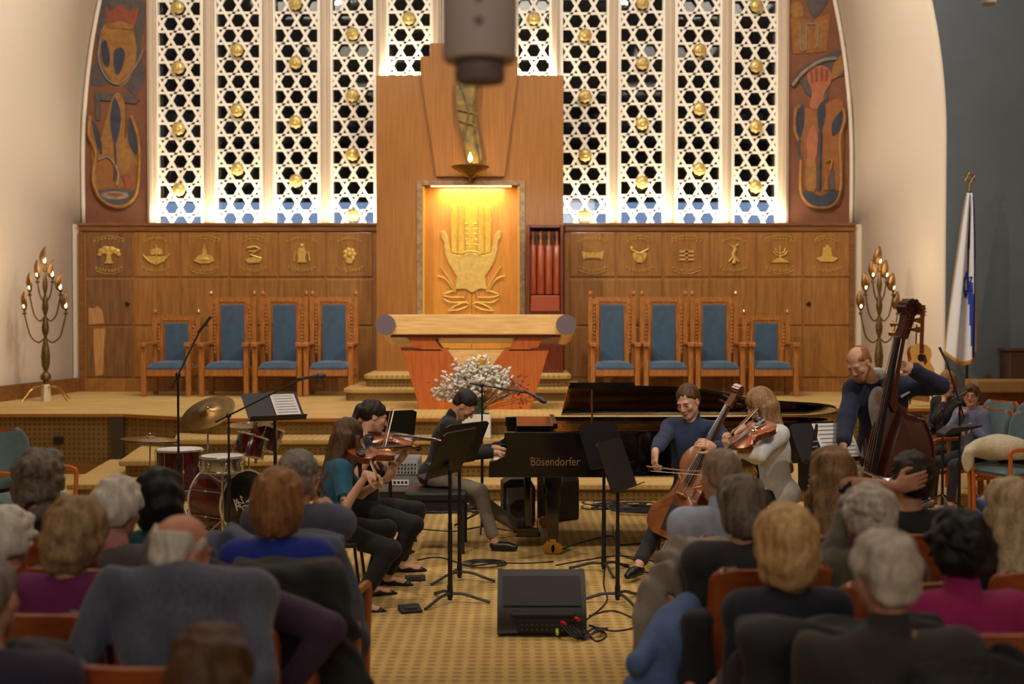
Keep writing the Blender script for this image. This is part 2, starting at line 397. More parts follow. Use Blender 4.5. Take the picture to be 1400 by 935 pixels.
step(2, -4.25, -4.50, 2.93, 3.18, 13.40, .18, .36)
step(3, -3.80, -4.05, 2.48, 2.73, 13.92, .36, .54)
def round_step(name, x0, x1, y0, z0, z1, r=.22):
    def pl(e):
        p = [(x0-e, 19.5)]
        for k in range(7): t = PI+PI/2*k/6; p.append((x0+r+(r+e)*math.cos(t), y0+r+(r+e)*math.sin(t)))
        for k in range(7): t = 1.5*PI+PI/2*k/6; p.append((x1-r+(r+e)*math.cos(t), y0+r+(r+e)*math.sin(t)))
        return p+[(x1+e, 19.5)]
    struct('floor_'+name, MB().prism(pl(0), z1-.06, z1, 'xy'), M['carpet'], bev=.012)
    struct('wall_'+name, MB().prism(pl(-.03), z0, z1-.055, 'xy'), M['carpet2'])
round_step('ark_step_1', -2.38, 1.02, 17.35, .73, .90)
round_step('ark_step_2', -2.15, .86, 17.85, .90, 1.07)
# ---------------------------------------------------------------- window wall
WP = [-5.67+.93*i for i in range(11)]                       # left edge of each lattice
x_px = [(215, 281), (294.5, 361), (374, 440), (452, 516), (528, 593), None, (704, 755), (765, 833), (844, 909), (921, 987), (998, 1063)]
YW = 20.0; sW = F/YW
def lattice(x0, x1, z0, z1, ph):
    """white screen of interlaced six-pointed stars: three sets of parallel bars clipped to a frame"""
    m = MB(); c = .2815; hgt = c*math.sqrt(3)/2; w = .047; y0, y1 = YW-.02, YW+.03
    def clip(p, q):
        t0, t1 = 0.0, 1.0; d = (q[0]-p[0], q[1]-p[1])
        for (a, b) in ((-d[0], p[0]-x0), (d[0], x1-p[0]), (-d[1], p[1]-z0), (d[1], z1-p[1])):
            if abs(a) < 1e-9:
                if b < 0: return None
            else:
                t = b/a
                if a < 0: t0 = max(t0, t)
                else: t1 = min(t1, t)
        if t0 >= t1: return None
        return (p[0]+d[0]*t0, p[1]+d[1]*t0), (p[0]+d[0]*t1, p[1]+d[1]*t1)
    zc = ph-hgt/2-2*hgt*round((ph-z0)/(2*hgt)); n = int((z1-z0)/hgt)+6; xc = (x0+x1)/2
    for k in range(-4, n):
        r = clip((x0-1, zc+k*hgt), (x1+1, zc+k*hgt))
        if r: m.bar((r[0][0], (y0+y1)/2, r[0][1]), (r[1][0], (y0+y1)/2, r[1][1]), .03, .038)
    for sg in (1, -1):
        for k in range(-n*2, n*2):
            bx = xc+sg*c/4+k*c
            p = (bx-20*.5*sg, zc-20*math.sqrt(3)/2); q = (bx+20*.5*sg, zc+20*math.sqrt(3)/2)
            r = clip(p, q)
            if r: m.bar((r[0][0], (y0+y1)/2+.003*sg, r[0][1]), (r[1][0], (y0+y1)/2+.003*sg, r[1][1]), .036, .045)
    return m
def rosette(x, z):
    m = MB(); m.lathe([(.02, 0), (.055, -.02), (.10, -.05), (.105, -.09), (.085, -.12), (.05, -.135), (.02, -.14)], (x, YW-.03, z), 10, 'y')
    # petals
    for k in range(8):
        t = 2*PI*k/8; m.ball((x+.075*math.cos(t), YW-.12, z+.075*math.sin(t)), .035, 6, (1, .6, 1))
    m.ball((x, YW-.17, z), .04, 8)
    return m
first_r = None
gm = bpy.data.materials.new('window_glass'); gm.use_nodes = True; nt = gm.node_tree; nt.nodes.clear()
out = nt.nodes.new('ShaderNodeOutputMaterial'); tr = nt.nodes.new('ShaderNodeBsdfTransparent'); gl = nt.nodes.new('ShaderNodeBsdfGlossy'); mx = nt.nodes.new('ShaderNodeMixShader'); fz = nt.nodes.new('ShaderNodeFresnel')
gl.inputs['Roughness'].default_value = .03; fz.inputs[0].default_value = 1.5; tr.inputs[0].default_value = (.85, .9, .95, 1)
nt.links.new(fz.outputs[0], mx.inputs[0]); nt.links.new(tr.outputs[0], mx.inputs[1]); nt.links.new(gl.outputs[0], mx.inputs[2]); nt.links.new(mx.outputs[0], out.inputs[0])
rosrows = {0: [12, 94, 177, 260], 1: [70, 152, 232], 2: [7, 87, 168, 248], 3: [48, 132, 212, 296], 4: [27], 6: [27], 7: [50, 133, 213, 297], 8: [6, 88, 170, 250], 9: [70, 150, 232], 10: [10, 92, 174, 256]}
for i, pr in enumerate(x_px):
    if pr is None: x0, x1 = X(605, YW), X(692, YW)
    else: x0, x1 = X(pr[0], YW), X(pr[1], YW)
    z0 = 3.36 if i not in (4, 5, 6) else 5.3; z1 = 9.0
    fr_ = MB(); t = .05
    fr_.box(x0, x0+t, YW-.05, YW+.06, z0, z1); fr_.box(x1-t, x1, YW-.05, YW+.06, z0, z1); fr_.box(x0+t, x1-t, YW-.05, YW+.06, z0, z0+.05)
    w = struct('window_%d' % (i+1), fr_, M['lattice'])
    lattice(x0+t, x1-t, z0+.03, z1, at(640, (rosrows[i] if i in rosrows else [27])[0], YW).z).build('lattice', M['lattice'], w)
    MB().box(x0+.01, x1-.01, YW+.09, YW+.10, z0, z1).build('pane', gm, w)
    if i == 5: continue
    for r in rosrows[i]:
        z = at(640, r, YW).z; xx = (x0+x1)/2
        if first_r is None: first_r = rosette(0, 0).build('rosette', mat('rosette_gold', (222, 196, 124), .4, metal=.6, var=.3, vscale=20), w, smooth=True); first_r.location = (xx, 0, z)
        else: c = first_r.copy(); COL.objects.link(c); c.parent = w; c.location = (xx, 0, z)
ed = [X(213, YW)-.12]
def mull(i, xa, xb, z0=3.36):
    struct('trim_mullion_%d' % i, MB().box(xa, xb, YW-.12, YW+.2, z0, 9.5).box(xa+.04, xb-.04, YW-.17, YW-.12, z0, 9.5), M['mullion'], bev=.012)
gaps = [(203, 215), (281, 294.5), (361, 374), (440, 452), (516, 528), (593, 604), (692, 704), (755, 765), (833, 844), (909, 921), (987, 998), (1063, 1077)]
for i, (a, b) in enumerate(gaps): mull(i+1, X(a, YW-.1), X(b, YW-.1), 3.36 if i not in (5, 6) else 5.4)
struct('wall_back', MB().box(-7.4, 6.1, 20.0, 20.15, 0, 3.36), M['dimwall'])
# the ground, a porch roof and a pale wall outside
struct('floor_outside', MB().box(-14, 14, 20.4, 60, -.3, -.1), mat('paving', (110, 110, 105), .9))
struct('ceiling_porch', MB().box(-9, 9, 20.3, 25, 5.0, 5.2).box(-9, 9, 24.9, 25.1, 4.2, 5.2), mat('porch_soffit', (60, 56, 56), .9))
struct('ceiling_upper_outside', MB().box(-9, 9, 20.3, 27, 9.2, 9.5).box(-9, 9, 22.3, 22.5, 4.6, 9.5), mat('dark_outside', (26, 24, 24), .9))
# ---------------------------------------------------------------- painted murals beside the windows
mural_cols = {'gold': mat('mural_ochre', (158, 112, 58), .85, var=.35, vscale=12), 'slate': mat('mural_slate', (92, 84, 82), .9, var=.3, vscale=10),
              'blue': mat('mural_blue', (62, 66, 80), .9, var=.3, vscale=10), 'red': mat('mural_red', (146, 78, 56), .9, var=.25, vscale=12),
              'pale': mat('mural_pale', (148, 134, 116), .9, var=.3, vscale=12), 'brown': mat('mural_brown', (150, 96, 52), .85, var=.2, vscale=9),
              'flesh': mat('mural_flesh', (170, 104, 72), .8, var=.2, vscale=9)}
def mural(name, x0, x1, label, shapes, S0, O0):
    root = MB().box(X(x0, 19.95), X(x1, 19.95), 19.95, 20.05, 3.3, 9.2).build(name, M['terracotta'])
    tag(root, label, 'mural')
    for k, (nm, colr, pts, kind) in enumerate(shapes):
        P = [at(O0[0]+p[0]/S0, O0[1]+p[1]/S0, 19.94) for p in pts]; d = .006*(k+1)*.5
        if kind == 'f':
            C = spline(P, 5, True); m = MB().prism([(c.x, c.z) for c in C], 19.945-d, 19.96)
            m.build(nm, mural_cols[colr], root)
        elif kind == 'p':
            m = MB().prism([(c.x, c.z) for c in P], 19.945-d, 19.96); m.build(nm, mural_cols[colr], root)
        else:
            C = spline(P, 5); m = MB().tube([(c.x, 19.942-d, c.z) for c in C], .014 if kind == 'l' else .028, 6); m.build(nm, mural_cols[colr], root)
    return root
S1, O1 = 2.923, (0, 0)
mural('wall_mural', 110, 203.5, 'tall terracotta mural with a red crown above flame shapes, left of the windows', [
 ('painted_halo', 'slate', [(400, 0), (560, 0), (575, 90), (560, 200), (578, 300), (540, 380), (480, 330), (420, 340), (360, 330), (385, 200)], 'f'),
 ('painted_figure', 'gold', [(415, 100), (520, 110), (545, 200), (530, 290), (485, 345), (430, 300), (400, 230)], 'f'),
 ('painted_wing', 'blue', [(405, 175), (425, 165), (440, 230), (430, 270), (408, 240)], 'f'),
 ('painted_wing', 'blue', [(455, 210), (485, 190), (500, 220), (480, 290), (460, 290)], 'f'),
 ('painted_crown', 'red', [(420, 20), (440, 45), (485, 15), (520, 45), (560, 28), (535, 120), (430, 110)], 'p'),
 ('painted_crown', 'gold', [(432, 96), (480, 84), (532, 100), (530, 118), (432, 110)], 'p'),
 ('painted_outline', 'pale', [(405, 150), (395, 230), (425, 310), (480, 335), (540, 270), (575, 200)], 'l'),
 ('painted_bar', 'slate', [(380, 370), (520, 375), (560, 400), (545, 415), (400, 400), (400, 480), (385, 480)], 'p'),
 ('painted_flame', 'gold', [(365, 470), (400, 560), (440, 420), (470, 370), (500, 420), (500, 560), (530, 465), (560, 560), (550, 740), (500, 810), (420, 800), (375, 720)], 'f'),
 ('painted_ground', 'brown', [(395, 640), (440, 620), (490, 700), (540, 640), (540, 740), (470, 770), (400, 750)], 'f'),
 ('painted_leaf', 'blue', [(370, 480), (405, 560), (408, 620), (385, 570)], 'f'),
 ('painted_leaf', 'blue', [(460, 390), (485, 470), (462, 580), (443, 480)], 'f'),
 ('painted_leaf', 'blue', [(522, 480), (550, 560), (545, 620), (515, 560)], 'f'),
 ('painted_outline', 'gold', [(362, 465), (358, 540), (385, 610), (375, 720), (410, 800), (480, 828), (540, 790), (558, 700), (556, 560), (528, 465)], 'L'),
 ('painted_stem', 'blue', [(462, 580), (466, 640), (460, 720)], 'l'),
 ('painted_outline', 'pale', [(395, 640), (440, 630), (475, 690), (470, 740)], 'l'),
 ('painted_bowl', 'slate', [(388, 765), (460, 755), (545, 765), (520, 810), (470, 825), (410, 800)], 'f'),
 ('painted_bowl', 'pale', [(410, 775), (460, 766), (515, 775), (500, 795), (430, 795)], 'f'),
 ('painted_bowl', 'red', [(430, 777), (460, 772), (495, 778), (470, 788)], 'f'),
 ('painted_goblet', 'red', [(492, 700), (530, 700), (515, 735), (515, 755), (505, 755), (505, 735)], 'p'),
], S1, O1)
S2, O2 = 2.923, (1050, 0)
mural('wall_mural', 1077, 1168, 'tall terracotta mural with a raised fist and a book, right of the windows', [
 ('painted_burst', 'gold', [(90, 20), (130, 10), (140, 60), (100, 70)], 'f'),
 ('painted_burst', 'slate', [(160, 0), (240, 0), (200, 60), (180, 70), (165, 40)], 'f'),
 ('painted_book', 'brown', [(88, 70), (165, 78), (180, 90), (195, 70), (250, 55), (235, 205), (175, 212), (100, 215)], 'p'),
 ('painted_page', 'gold', [(100, 90), (165, 92), (172, 195), (110, 200)], 'p'),
 ('painted_page', 'gold', [(188, 92), (240, 75), (226, 190), (182, 198)], 'p'),
 ('painted_outline', 'pale', [(130, 100), (128, 190), (150, 195), (152, 105), (172, 98), (198, 105), (196, 190)], 'l'),
 ('painted_cloud', 'slate', [(90, 340), (130, 280), (200, 235), (290, 200), (310, 240), (300, 300), (240, 320), (235, 400), (160, 380), (130, 330)], 'f'),
 ('painted_horn', 'gold', [(250, 300), (270, 240), (300, 220), (305, 260), (285, 300), (255, 318)], 'f'),
 ('painted_fist', 'flesh', [(155, 310), (165, 280), (205, 262), (245, 280), (250, 330), (225, 370), (215, 430), (165, 430), (175, 370)], 'f'),
 ('painted_outline', 'red', [(170, 285), (175, 330)], 'l'), ('painted_outline', 'red', [(190, 275), (192, 325)], 'l'), ('painted_outline', 'red', [(212, 272), (212, 325)], 'l'), ('painted_outline', 'red', [(232, 280), (230, 325)], 'l'),
 ('painted_outline', 'pale', [(95, 345), (140, 290), (210, 245), (270, 235)], 'L'),
 ('painted_flame', 'brown', [(110, 440), (145, 430), (200, 440), (260, 400), (300, 440), (290, 780), (250, 820), (150, 820), (130, 700)], 'f'),
 ('painted_leaf', 'blue', [(115, 450), (140, 420), (142, 500), (122, 560), (108, 500)], 'f'),
 ('painted_leaf', 'blue', [(195, 440), (220, 405), (228, 460), (208, 530), (196, 490)], 'f'),
 ('painted_leaf', 'blue', [(255, 490), (298, 440), (298, 500), (258, 545)], 'f'),
 ('painted_outline', 'gold', [(108, 430), (104, 520), (128, 600), (128, 760), (160, 815), (210, 830), (262, 815), (288, 740), (285, 560), (303, 480), (298, 432)], 'L'),
 ('painted_stem', 'blue', [(120, 560), (128, 640)], 'L'), ('painted_stem', 'blue', [(206, 530), (202, 650), (200, 760)], 'L'),
 ('painted_figure', 'gold', [(150, 650), (175, 600), (190, 680), (185, 760), (150, 760)], 'f'),
 ('painted_arm', 'flesh', [(150, 560), (180, 500), (196, 560), (185, 640), (160, 650)], 'f'),
 ('painted_tower', 'slate', [(245, 680), (258, 680), (260, 760), (242, 760)], 'p'), ('painted_tower', 'brown', [(220, 700), (235, 700), (236, 760), (220, 760)], 'p'),
 ('painted_outline', 'gold', [(225, 650), (250, 640), (245, 680)], 'l'),
 ('painted_bowl', 'blue', [(135, 770), (170, 768), (205, 785), (240, 768), (280, 765), (265, 810), (210, 830), (155, 815)], 'f'),
], S2, O2)
# ---------------------------------------------------------------- oak panelling with gold emblems
YP = 19.6
def zr(r, Y=YP): return at(640, r, Y).z
cols_l = [118, 183, 247, 314, 381, 446, 511]; cols_r = [778, 842, 906, 970, 1034, 1097, 1162]
rows_p = [(318, 378, 'carved_panel'), (382, 444, 'panel'), (447, 515, 'panel')]
def arcs(m, cx, cz, w, up, rs, n=9):
    for k in range(n):
        t = -1+2*k/(n-1); x = cx+t*w; z = cz+(.05*(1-t*t) if up else -.05*(1-t*t)); h = .02
        p = [(x-.014, YP-.03, z-h+rs.uniform(0, .012)), (x-.012, YP-.03, z+h), (x+.014, YP-.03, z+h-rs.uniform(0, .01)), (x+.012, YP-.03, z-h*rs.uniform(-.4, 1))]
        if k % 3 != 1: m.tube(p, .0075, 5)
        else: m.tube([(x, YP-.03, z-h), (x, YP-.03, z+h), (x+.016, YP-.03, z+h)], .0075, 5)
    pts = [(cx+(-1.1+2.2*i/10)*w, YP-.03, cz+(.06*(1-(-1+.2*i)**2)+.035)*(1 if up else -1)) for i in range(11)]
    if rs.rand() < .4: m.tube(pts, .005, 5)
def icon(kind, cx, cz, rs):
    m = MB(); y0, y1 = YP-.045, YP-.02
    P = lambda L: m.prism([(cx+a/100, cz+b/100) for a, b in L], y0, y1)
    T = lambda L, r=.008: m.tube([(cx+a/100, YP-.04, cz+b/100) for a, b in L], r, 6)
    if kind == 'tree':
        for a, b, r in ((-9, 4, .05), (-4, 7, .05), (3, 6, .055), (9, 4, .05), (0, 2, .05), (-12, 0, .03), (12, 0, .03)): m.ball((cx+a/100, YP-.03, cz+b/100), r, 8, (1, .4, .8))
        P([(-2, 2), (2, 2), (3, -8), (6, -11), (-6, -11), (-3, -8)])
    elif kind == 'ship':
        P([(-14, -2), (14, -2), (10, -9), (4, -11), (-6, -11), (-11, -8)]); P([(-7, 0), (-1, 0), (-1, 8), (-6, 6)]); P([(0, 0), (8, 0), (7, 7), (0, 9)]); T([(0, -2), (0, 13)]); T([(-16, 0), (-14, -4), (0, -13), (14, -4), (17, 1)])
    elif kind == 'hills':
        P([(-13, -8), (-8, -2), (-3, 0), (0, 8), (3, 1), (9, -2), (13, -8), (6, -11), (-6, -11)]); T([(-2, 2), (0, 12), (3, 2)]); m.ball((cx, YP-.035, cz-.06), .05, 8, (1.4, .5, .6))
    elif kind == 'serpent':
        T([(-8, 8), (2, 10), (8, 7), (2, 3), (-4, 0), (4, -3), (10, -5)], .014); P([(-10, -6), (0, -3), (11, -6), (8, -10), (-7, -11)]); T([(-6, 4), (6, 5)])
    elif kind == 'lamp':
        P([(-6, -10), (6, -10), (4, -4), (6, 2), (3, 9), (-3, 9), (-6, 2), (-4, -4)]); m.ball((cx, YP-.03, cz+.11), .03, 8); T([(-10, -8), (-8, 4)]); T([(10, -8), (8, 4)])
    elif kind == 'flower':
        for k in range(7): t = k*2*PI/7; m.ball((cx+.055*math.cos(t), YP-.03, cz+.055*math.sin(t)), .035, 8, (1, .5, 1))
        m.ball((cx, YP-.035, cz), .04, 8); P([(-5, -6), (5, -6), (3, -11), (-3, -11)])
    elif kind == 'ark':
        P([(-14, 5), (-8, 2), (8, 2), (14, 5), (12, -7), (8, -4), (-8, -4), (-12, -7)]); 
        for k in range(5): T([(-8+4*k, 3), (-8+4*k, -5)], .009)
    elif kind == 'scales':
        P([(-9, 2), (-3, 3), (-5, -9), (-8, -4)]); P([(9, 2), (3, 3), (5, -9), (8, -4)]); P([(-3, 0), (3, 0), (4, -10), (-4, -10)]); T([(-11, 6), (0, 1), (11, 7)], .012); m.ball((cx-.1, YP-.03, cz+.08), .025, 6)
    elif kind == 'bars':
        for z in (5, 0, -5): P([(-9, z), (9, z), (9, z-2.5), (-9, z-2.5)])
        P([(-2, 6), (2, 6), (1, -9), (-1, -9)])
    elif kind == 'deer':
        T([(0, 11), (2, 6), (-1, 1), (2, -5), (0, -11)], .024); T([(0, 9), (-5, 12)]); T([(1, 9), (6, 13)]); T([(1, -4), (7, -9)], .012); T([(-1, -3), (-6, -9)], .01)
    elif kind == 'tent':
        P([(-12, -10), (0, -3), (12, -10)]); T([(0, 12), (0, -4)]); T([(-6, 8), (-5, 3), (0, 1), (5, 3), (6, 8)]); T([(-9, 4), (-6, 0), (0, -2), (6, 0), (9, 4)])
    else:
        P([(-6, -2), (6, -2), (5, 9), (-5, 9)]); P([(-14, -5), (-6, -2), (6, -2), (14, -5), (8, -9), (-8, -9)]); P([(-2, 9), (2, 9), (2, 12), (-2, 12)])
    return m
def panelling(cols, x0, x1, label, icons, wornfirst, seed):
    root = empty('wood_panelling', ((X(x0, YP)+X(x1, YP))/2, YP, .73), 0, label, 'wall panelling')
    base = Vector(root.location); rs = np.random.RandomState(seed)
    def pb(mb, nm, m_, **k):
        mb.v = [(v[0]-base.x, v[1]-base.y, v[2]-base.z) for v in mb.v]; return mb.build(nm, m_, root, **k)
    xa, xb = X(x0, YP), X(x1, YP)
    pb(MB().box(xa+.02, xb, YP, YP+.12, .731, 3.25), 'backing', M['wallwood'])
    b = MB().box(xa, xb, YP-.06, YP+.45, zr(309), zr(305)).box(xa+.02, xb, YP-.035, YP+.02, zr(316), zr(309)-.001)
    pb(b, 'top_rail', M['wallrail'], bev=.006)
    pb(MB().box(xa+.02, xb, YP-.03, YP, .732, zr(517)), 'base_rail', M['wallwood'])
    xe = xa if wornfirst else xb-.1
    pb(MB().box(xe+.01, xe+.09, YP-.045, YP+.02, .733, zr(317)), 'end_post', M['wallrail'])
    for ci in range(6):
        for ri, (ra, rb, nm) in enumerate(rows_p):
            a, c = X(cols[ci]+1.5, YP), X(cols[ci+1]-1.5, YP); old = ci == 0 and wornfirst
            p = pb(MB().box(a, c, YP-.02, YP+.01, zr(rb), zr(ra)), nm, M['wallwood_old'] if old else M['wallwood'], bev=.006)
            if ri == 0:
                cx = (a+c)/2-base.x; cz = (zr(ra)+zr(rb))/2-base.z
                e = icon(icons[ci], 0, 0, rs); ar = MB(); arcs(ar, 0, .20, .22 if ci % 2 == 0 else .17, True, rs); arcs(ar, 0, -.21, .20, False, rs)
                e.v = [(v[0]*1.25, v[1], v[2]*1.25) for v in e.v]
                for q in (e, ar): q.v = [(v[0]+cx, v[1]-base.y, v[2]+cz) for v in q.v]
                eo = e.build('emblem', M['dullgold'], p, smooth=True); eo['label'] = 'small gold relief of a '+{'ark': 'crenellated wall', 'scales': 'pair of jars', 'bars': 'barred plaque', 'deer': 'leaping animal', 'tent': 'tent with branches', 'hills': 'hill'}.get(icons[ci], icons[ci])
                ar.build('lettering', M['dullgold'], p, smooth=True)
            if (ri == 1 and (ci == (0 if wornfirst else 5))):
                hx = (c-.07 if wornfirst else a+.07)
                pb(MB().lathe([(.035, 0), (.035, -.02), (.02, -.03)], (hx, YP-.02, zr(415)), 14, 'y').box(hx-.02, hx+.02, YP-.05, YP-.03, zr(418), zr(416)), 'ring_pull', M['blackmetal'])
    if wornfirst:                                        # bare patches on the veneer of the first column
        pal = mat('bare_veneer', (196, 148, 88), .6, grain=(9, 9, .8), vscale=4, rgb2=(170, 118, 64))
        for L in ([(122, 420), (128, 422), (134, 418), (141, 425), (143, 442), (122, 444)], [(129, 449), (145, 449), (143, 470), (141, 512), (131, 514), (128, 470)]):
            pb(MB().prism([(X(a, YP), zr(b)) for a, b in L], YP-.0225, YP-.015), 'bare_patch', pal)
    return root
panelling(cols_l, 108, 516, 'oak panelled wall with gold emblems and peeling veneer, left of the ark', ['tree', 'ship', 'hills', 'serpent', 'lamp', 'flower'], True, 3)
panelling(cols_r, 770, 1168, 'oak panelled wall with gold emblems, right of the ark', ['ark', 'scales', 'bars', 'deer', 'tent', 'castle'], False, 5)
# ---------------------------------------------------------------- the ark
YA = 19.2
def za(r, Y=YA): return at(640, r, Y).z
def xa_(p, Y=YA): return X(p, Y)
ark = empty('ark', (AX+.0, YA, 1.07), 0, 'tall oak ark cabinet with a lit golden niche between the windows', 'ark')
def ap(mb, nm, m_, parent=ark, **k):
    b = Vector(ark.location); mb.v = [(v[0]-b.x, v[1]-b.y, v[2]-b.z) for v in mb.v]; return mb.build(nm, m_, parent, **k)
L_, R_ = xa_(515), xa_(770); nl, nr = xa_(571), xa_(717); nt_ = za(248)
ap(MB().box(L_, nl, YA, YA+.4, 1.07, za(103)).box(nr, R_, YA, YA+.4, 1.07, za(103)).box(nl, nr, YA, YA+.4, nt_, za(103)), 'side_panel', M['arkwood'])
tp = [(597, 242), (576, 103), (576, 78), (589, 78), (589, 60), (696, 60), (696, 78), (708, 78), (708, 103), (690, 242)]
ap(MB().prism([(xa_(a), za(b)) for a, b in tp], YA-.06, YA+.3), 'tapered_panel', M['arkwood'], bev=.008)
t = .075
ap(MB().box(nl-.01, nl+t, YA-.03, YA+.05, 1.08, nt_+.01).box(nr-t, nr+.01, YA-.03, YA+.05, 1.08, nt_+.01).box(nl+t, nr-t, YA-.03, YA+.05, nt_-.06, nt_+.01), 'marble_frame', M['marble'], bev=.006)
for a, b in ((nl+t, nl+t+.03), (nr-t-.03, nr-t)): ap(MB().box(a, b, YA+.0, YA+.3, 1.08, nt_-.07), 'gold_jamb', mat('gold_jamb', (222, 180, 84), .4, metal=.3))
dm = mat('golden_door', (214, 150, 56), .35, grain=(8, 8, .5), vscale=4, rgb2=(196, 130, 44), coat=.2)
mid = (nl+nr)/2
for a, b in ((nl+.1, mid-.004), (mid+.004, nr-.1)): ap(MB().box(a, b, YA+.28, YA+.32, 1.08, nt_-.05), 'door', dm)
ap(MB().box(nl+t, nr-t, YA+.33, YA+.36, 1.08, nt_), 'niche_back', M['arkwood'])
ap(MB().box(nl+.2, nr-.2, YA+.06, YA+.10, nt_-.075, nt_-.06), 'strip_lamp', mat('strip_lamp', (255, 236, 190), emit=((255, 226, 170), 2.2)))
area('niche_light', (mid, YA+.10, nt_-.085), (mid, YA+.30, nt_-1.2), 1.0, .06, 17, (1, .74, .34))
# gold relief of two raised hands around tablets
S8, O8 = 2.833, (500, 230)
def rel(L, Y=YA+.27): return [(at(O8[0]+a/S8, O8[1]+b/S8, Y).x, at(O8[0]+a/S8, O8[1]+b/S8, Y).z) for a, b in L]
gm1 = mat('pale_gold_relief', (226, 190, 104), .4, metal=.45, var=.25, vscale=16, bump=.2)
gm2 = mat('bright_gold_tablet', (236, 196, 84), .35, metal=.5, var=.2, vscale=14, bump=.3)
half = [(345, 470), (352, 420), (330, 385), (312, 350), (303, 310), (303, 288), (291, 268), (291, 245), (303, 241), (318, 262), (326, 300), (332, 330), (372, 338), (408, 322)]
full = half+[(816-a, b) for a, b in half[::-1][1:]]+[(440, 468), (425, 478), (412, 482), (404, 478), (385, 468)]
hnd = ap(MB().prism(rel(full), YA+.235, YA+.285), 'gold_hands', gm1, bev=.012)
tb = [(408, 330)]+[(370, 334), (332, 328), (328, 190), (334, 150), (360, 132), (378, 140), (380, 116), (408, 112)]
tb = tb+[(816-a, b) for a, b in tb[::-1][:-1]]
ap(MB().prism(rel(tb), YA+.245, YA+.285), 'gold_tablets', gm2, bev=.008)
m = MB()
for sx in (1, -1):
    for L in ([(350, 478), (330, 440), (292, 380)], [(345, 480), (310, 430), (278, 418)], [(340, 475), (300, 490), (330, 500), (385, 500)], [(300, 505), (330, 520), (390, 518)], [(322, 552), (345, 535), (385, 520), (398, 532), (360, 548), (322, 552)], [(385, 478), (380, 510)], [(372, 338), (385, 325), (408, 322)], [(360, 140), (356, 320)], [(380, 130), (386, 320)]):
        L2 = [((816-a) if sx < 0 else a, b) for a, b in L]; P = spline([(p[0], YA+.235, p[1]) for p in rel(L2)], 5); m.tube(P, .012, 6)
for r in range(5):
    for cxx in (388, 428):
        p = rel([(cxx-8, 215+r*20), (cxx+8, 215+r*20)]); m.tube([(p[0][0], YA+.24, p[0][1]), (p[1][0], YA+.24, p[1][1])], .009, 5)
ap(m, 'gold_linework', gm1, smooth=True)
# bronze sculpture and eternal light on the tapered panel
sc_ = MB()
ol = [at(a, b, YA-.14) for a, b in ((627, 106), (653, 108), (649, 135), (651, 165), (655, 190), (659, 218), (650, 224), (640, 218), (634, 190), (627, 165), (624, 135))]
sc_.prism([(p.x, p.z) for p in spline(ol, 4, True)], YA-.18, YA-.10); sc_.box(ol[3].x-.12, ol[3].x-.06, YA-.11, YA-.062, ol[3].z, ol[3].z+.1)
for L in ([(628, 112), (640, 150), (634, 190), (640, 222)], [(652, 112), (648, 150), (650, 190), (656, 224)], [(626, 150), (652, 156)], [(628, 165), (650, 172)]):
    sc_.tube(spline([at(a, b, YA-.2) for a, b in L], 5), .014, 6)
sculpture = sc_.build('bronze_relief', mat('verdigris_gold', (160, 128, 60), .45, metal=.6, rgb2=(96, 96, 76), vscale=9, bump=.5, bscale=20), smooth=True)
tag(sculpture, 'curved bronze flame sculpture on the oak panel above the ark niche', 'sculpture')
el = empty('eternal_light', at(643, 240, YA-.42), 0, 'bronze dish lamp with a glowing flame bulb above the ark niche', 'lamp')
m = MB().lathe([(.02, -.12), (.03, -.04), (.10, .02), (.26, .10), (.29, .13), (.28, .14), (.10, .06), (.02, .05)], n=20, cap=False)
m.bar((0, 0, .0), (0, .34, .02), .03, .03); m.build('dish', M['bronze'], el, smooth=True)
MB().tube([(0, 0, .02), (0, 0, .2)], [.02, .03], 10).build('candle', M['brass'], el, smooth=True)
MB().lathe([(.005, 0), (.03, .03), (.035, .06), (.02, .10), (.003, .15)], (0, 0, .2), 12).build('flame_bulb', mat('lamp_flame', (255, 200, 110), emit=((255, 190, 90), 14)), el, smooth=True)
pl = bpy.data.lights.new('eternal_bulb_light', 'POINT'); pl.energy = 5; pl.color = (1, .6, .25); pl.shadow_soft_size = .05
po = bpy.data.objects.new('eternal_bulb_light', pl); COL.objects.link(po); po.location = at(643, 214, YA-.46)
# scroll cabinet
cb = empty('scroll_cabinet', (X(745, 18.7), 18.7, 1.07), 0, 'dark red wooden cabinet of four turned scroll cases, right of the ark niche', 'cabinet')
w2 = .275; zt = at(745, 307, 18.6).z-1.07; zb = at(745, 402, 18.6).z-1.07
MB().box(-w2, -w2+.05, -.12, .3, 0, zt).box(w2-.05, w2, -.12, .3, 0, zt).box(-w2+.05, w2-.05, -.12, .3, zt-.05, zt).box(-w2+.05, w2-.05, .25, .3, 0, zt-.05).box(-w2+.05, w2-.05, -.12, .25, 0, zb-.12).build('case', M['darkwood'], cb, bev=.008)
MB().box(-w2+.06, w2-.06, -.16, -.115, zb-.26, zb-.02).build('drawer', mat('red_wood', (150, 66, 34), .35, coat=.3), cb, bev=.01)
sw = mat('case_red_wood', (168, 82, 46), .28, grain=(14, 14, 1), vscale=3, rgb2=(128, 54, 28), coat=.5)
for k in range(4):
    x = -w2+.09+k*.122
    h0, h1 = zb, zt-.30
    MB().lathe([(.055, h0), (.058, h0+.02), (.058, h1-.02), (.05, h1)], (x, 0, 0), 16).build('scroll_case', sw, cb, smooth=True)
    MB().lathe([(.02, h1), (.024, h1+.05), (.014, h1+.08), (.02, h1+.12), (.028, h1+.16), (.016, h1+.2), (.008, h1+.22)], (x, 0, 0), 12).build('scroll_handle', M['tableleg'], cb, smooth=True)
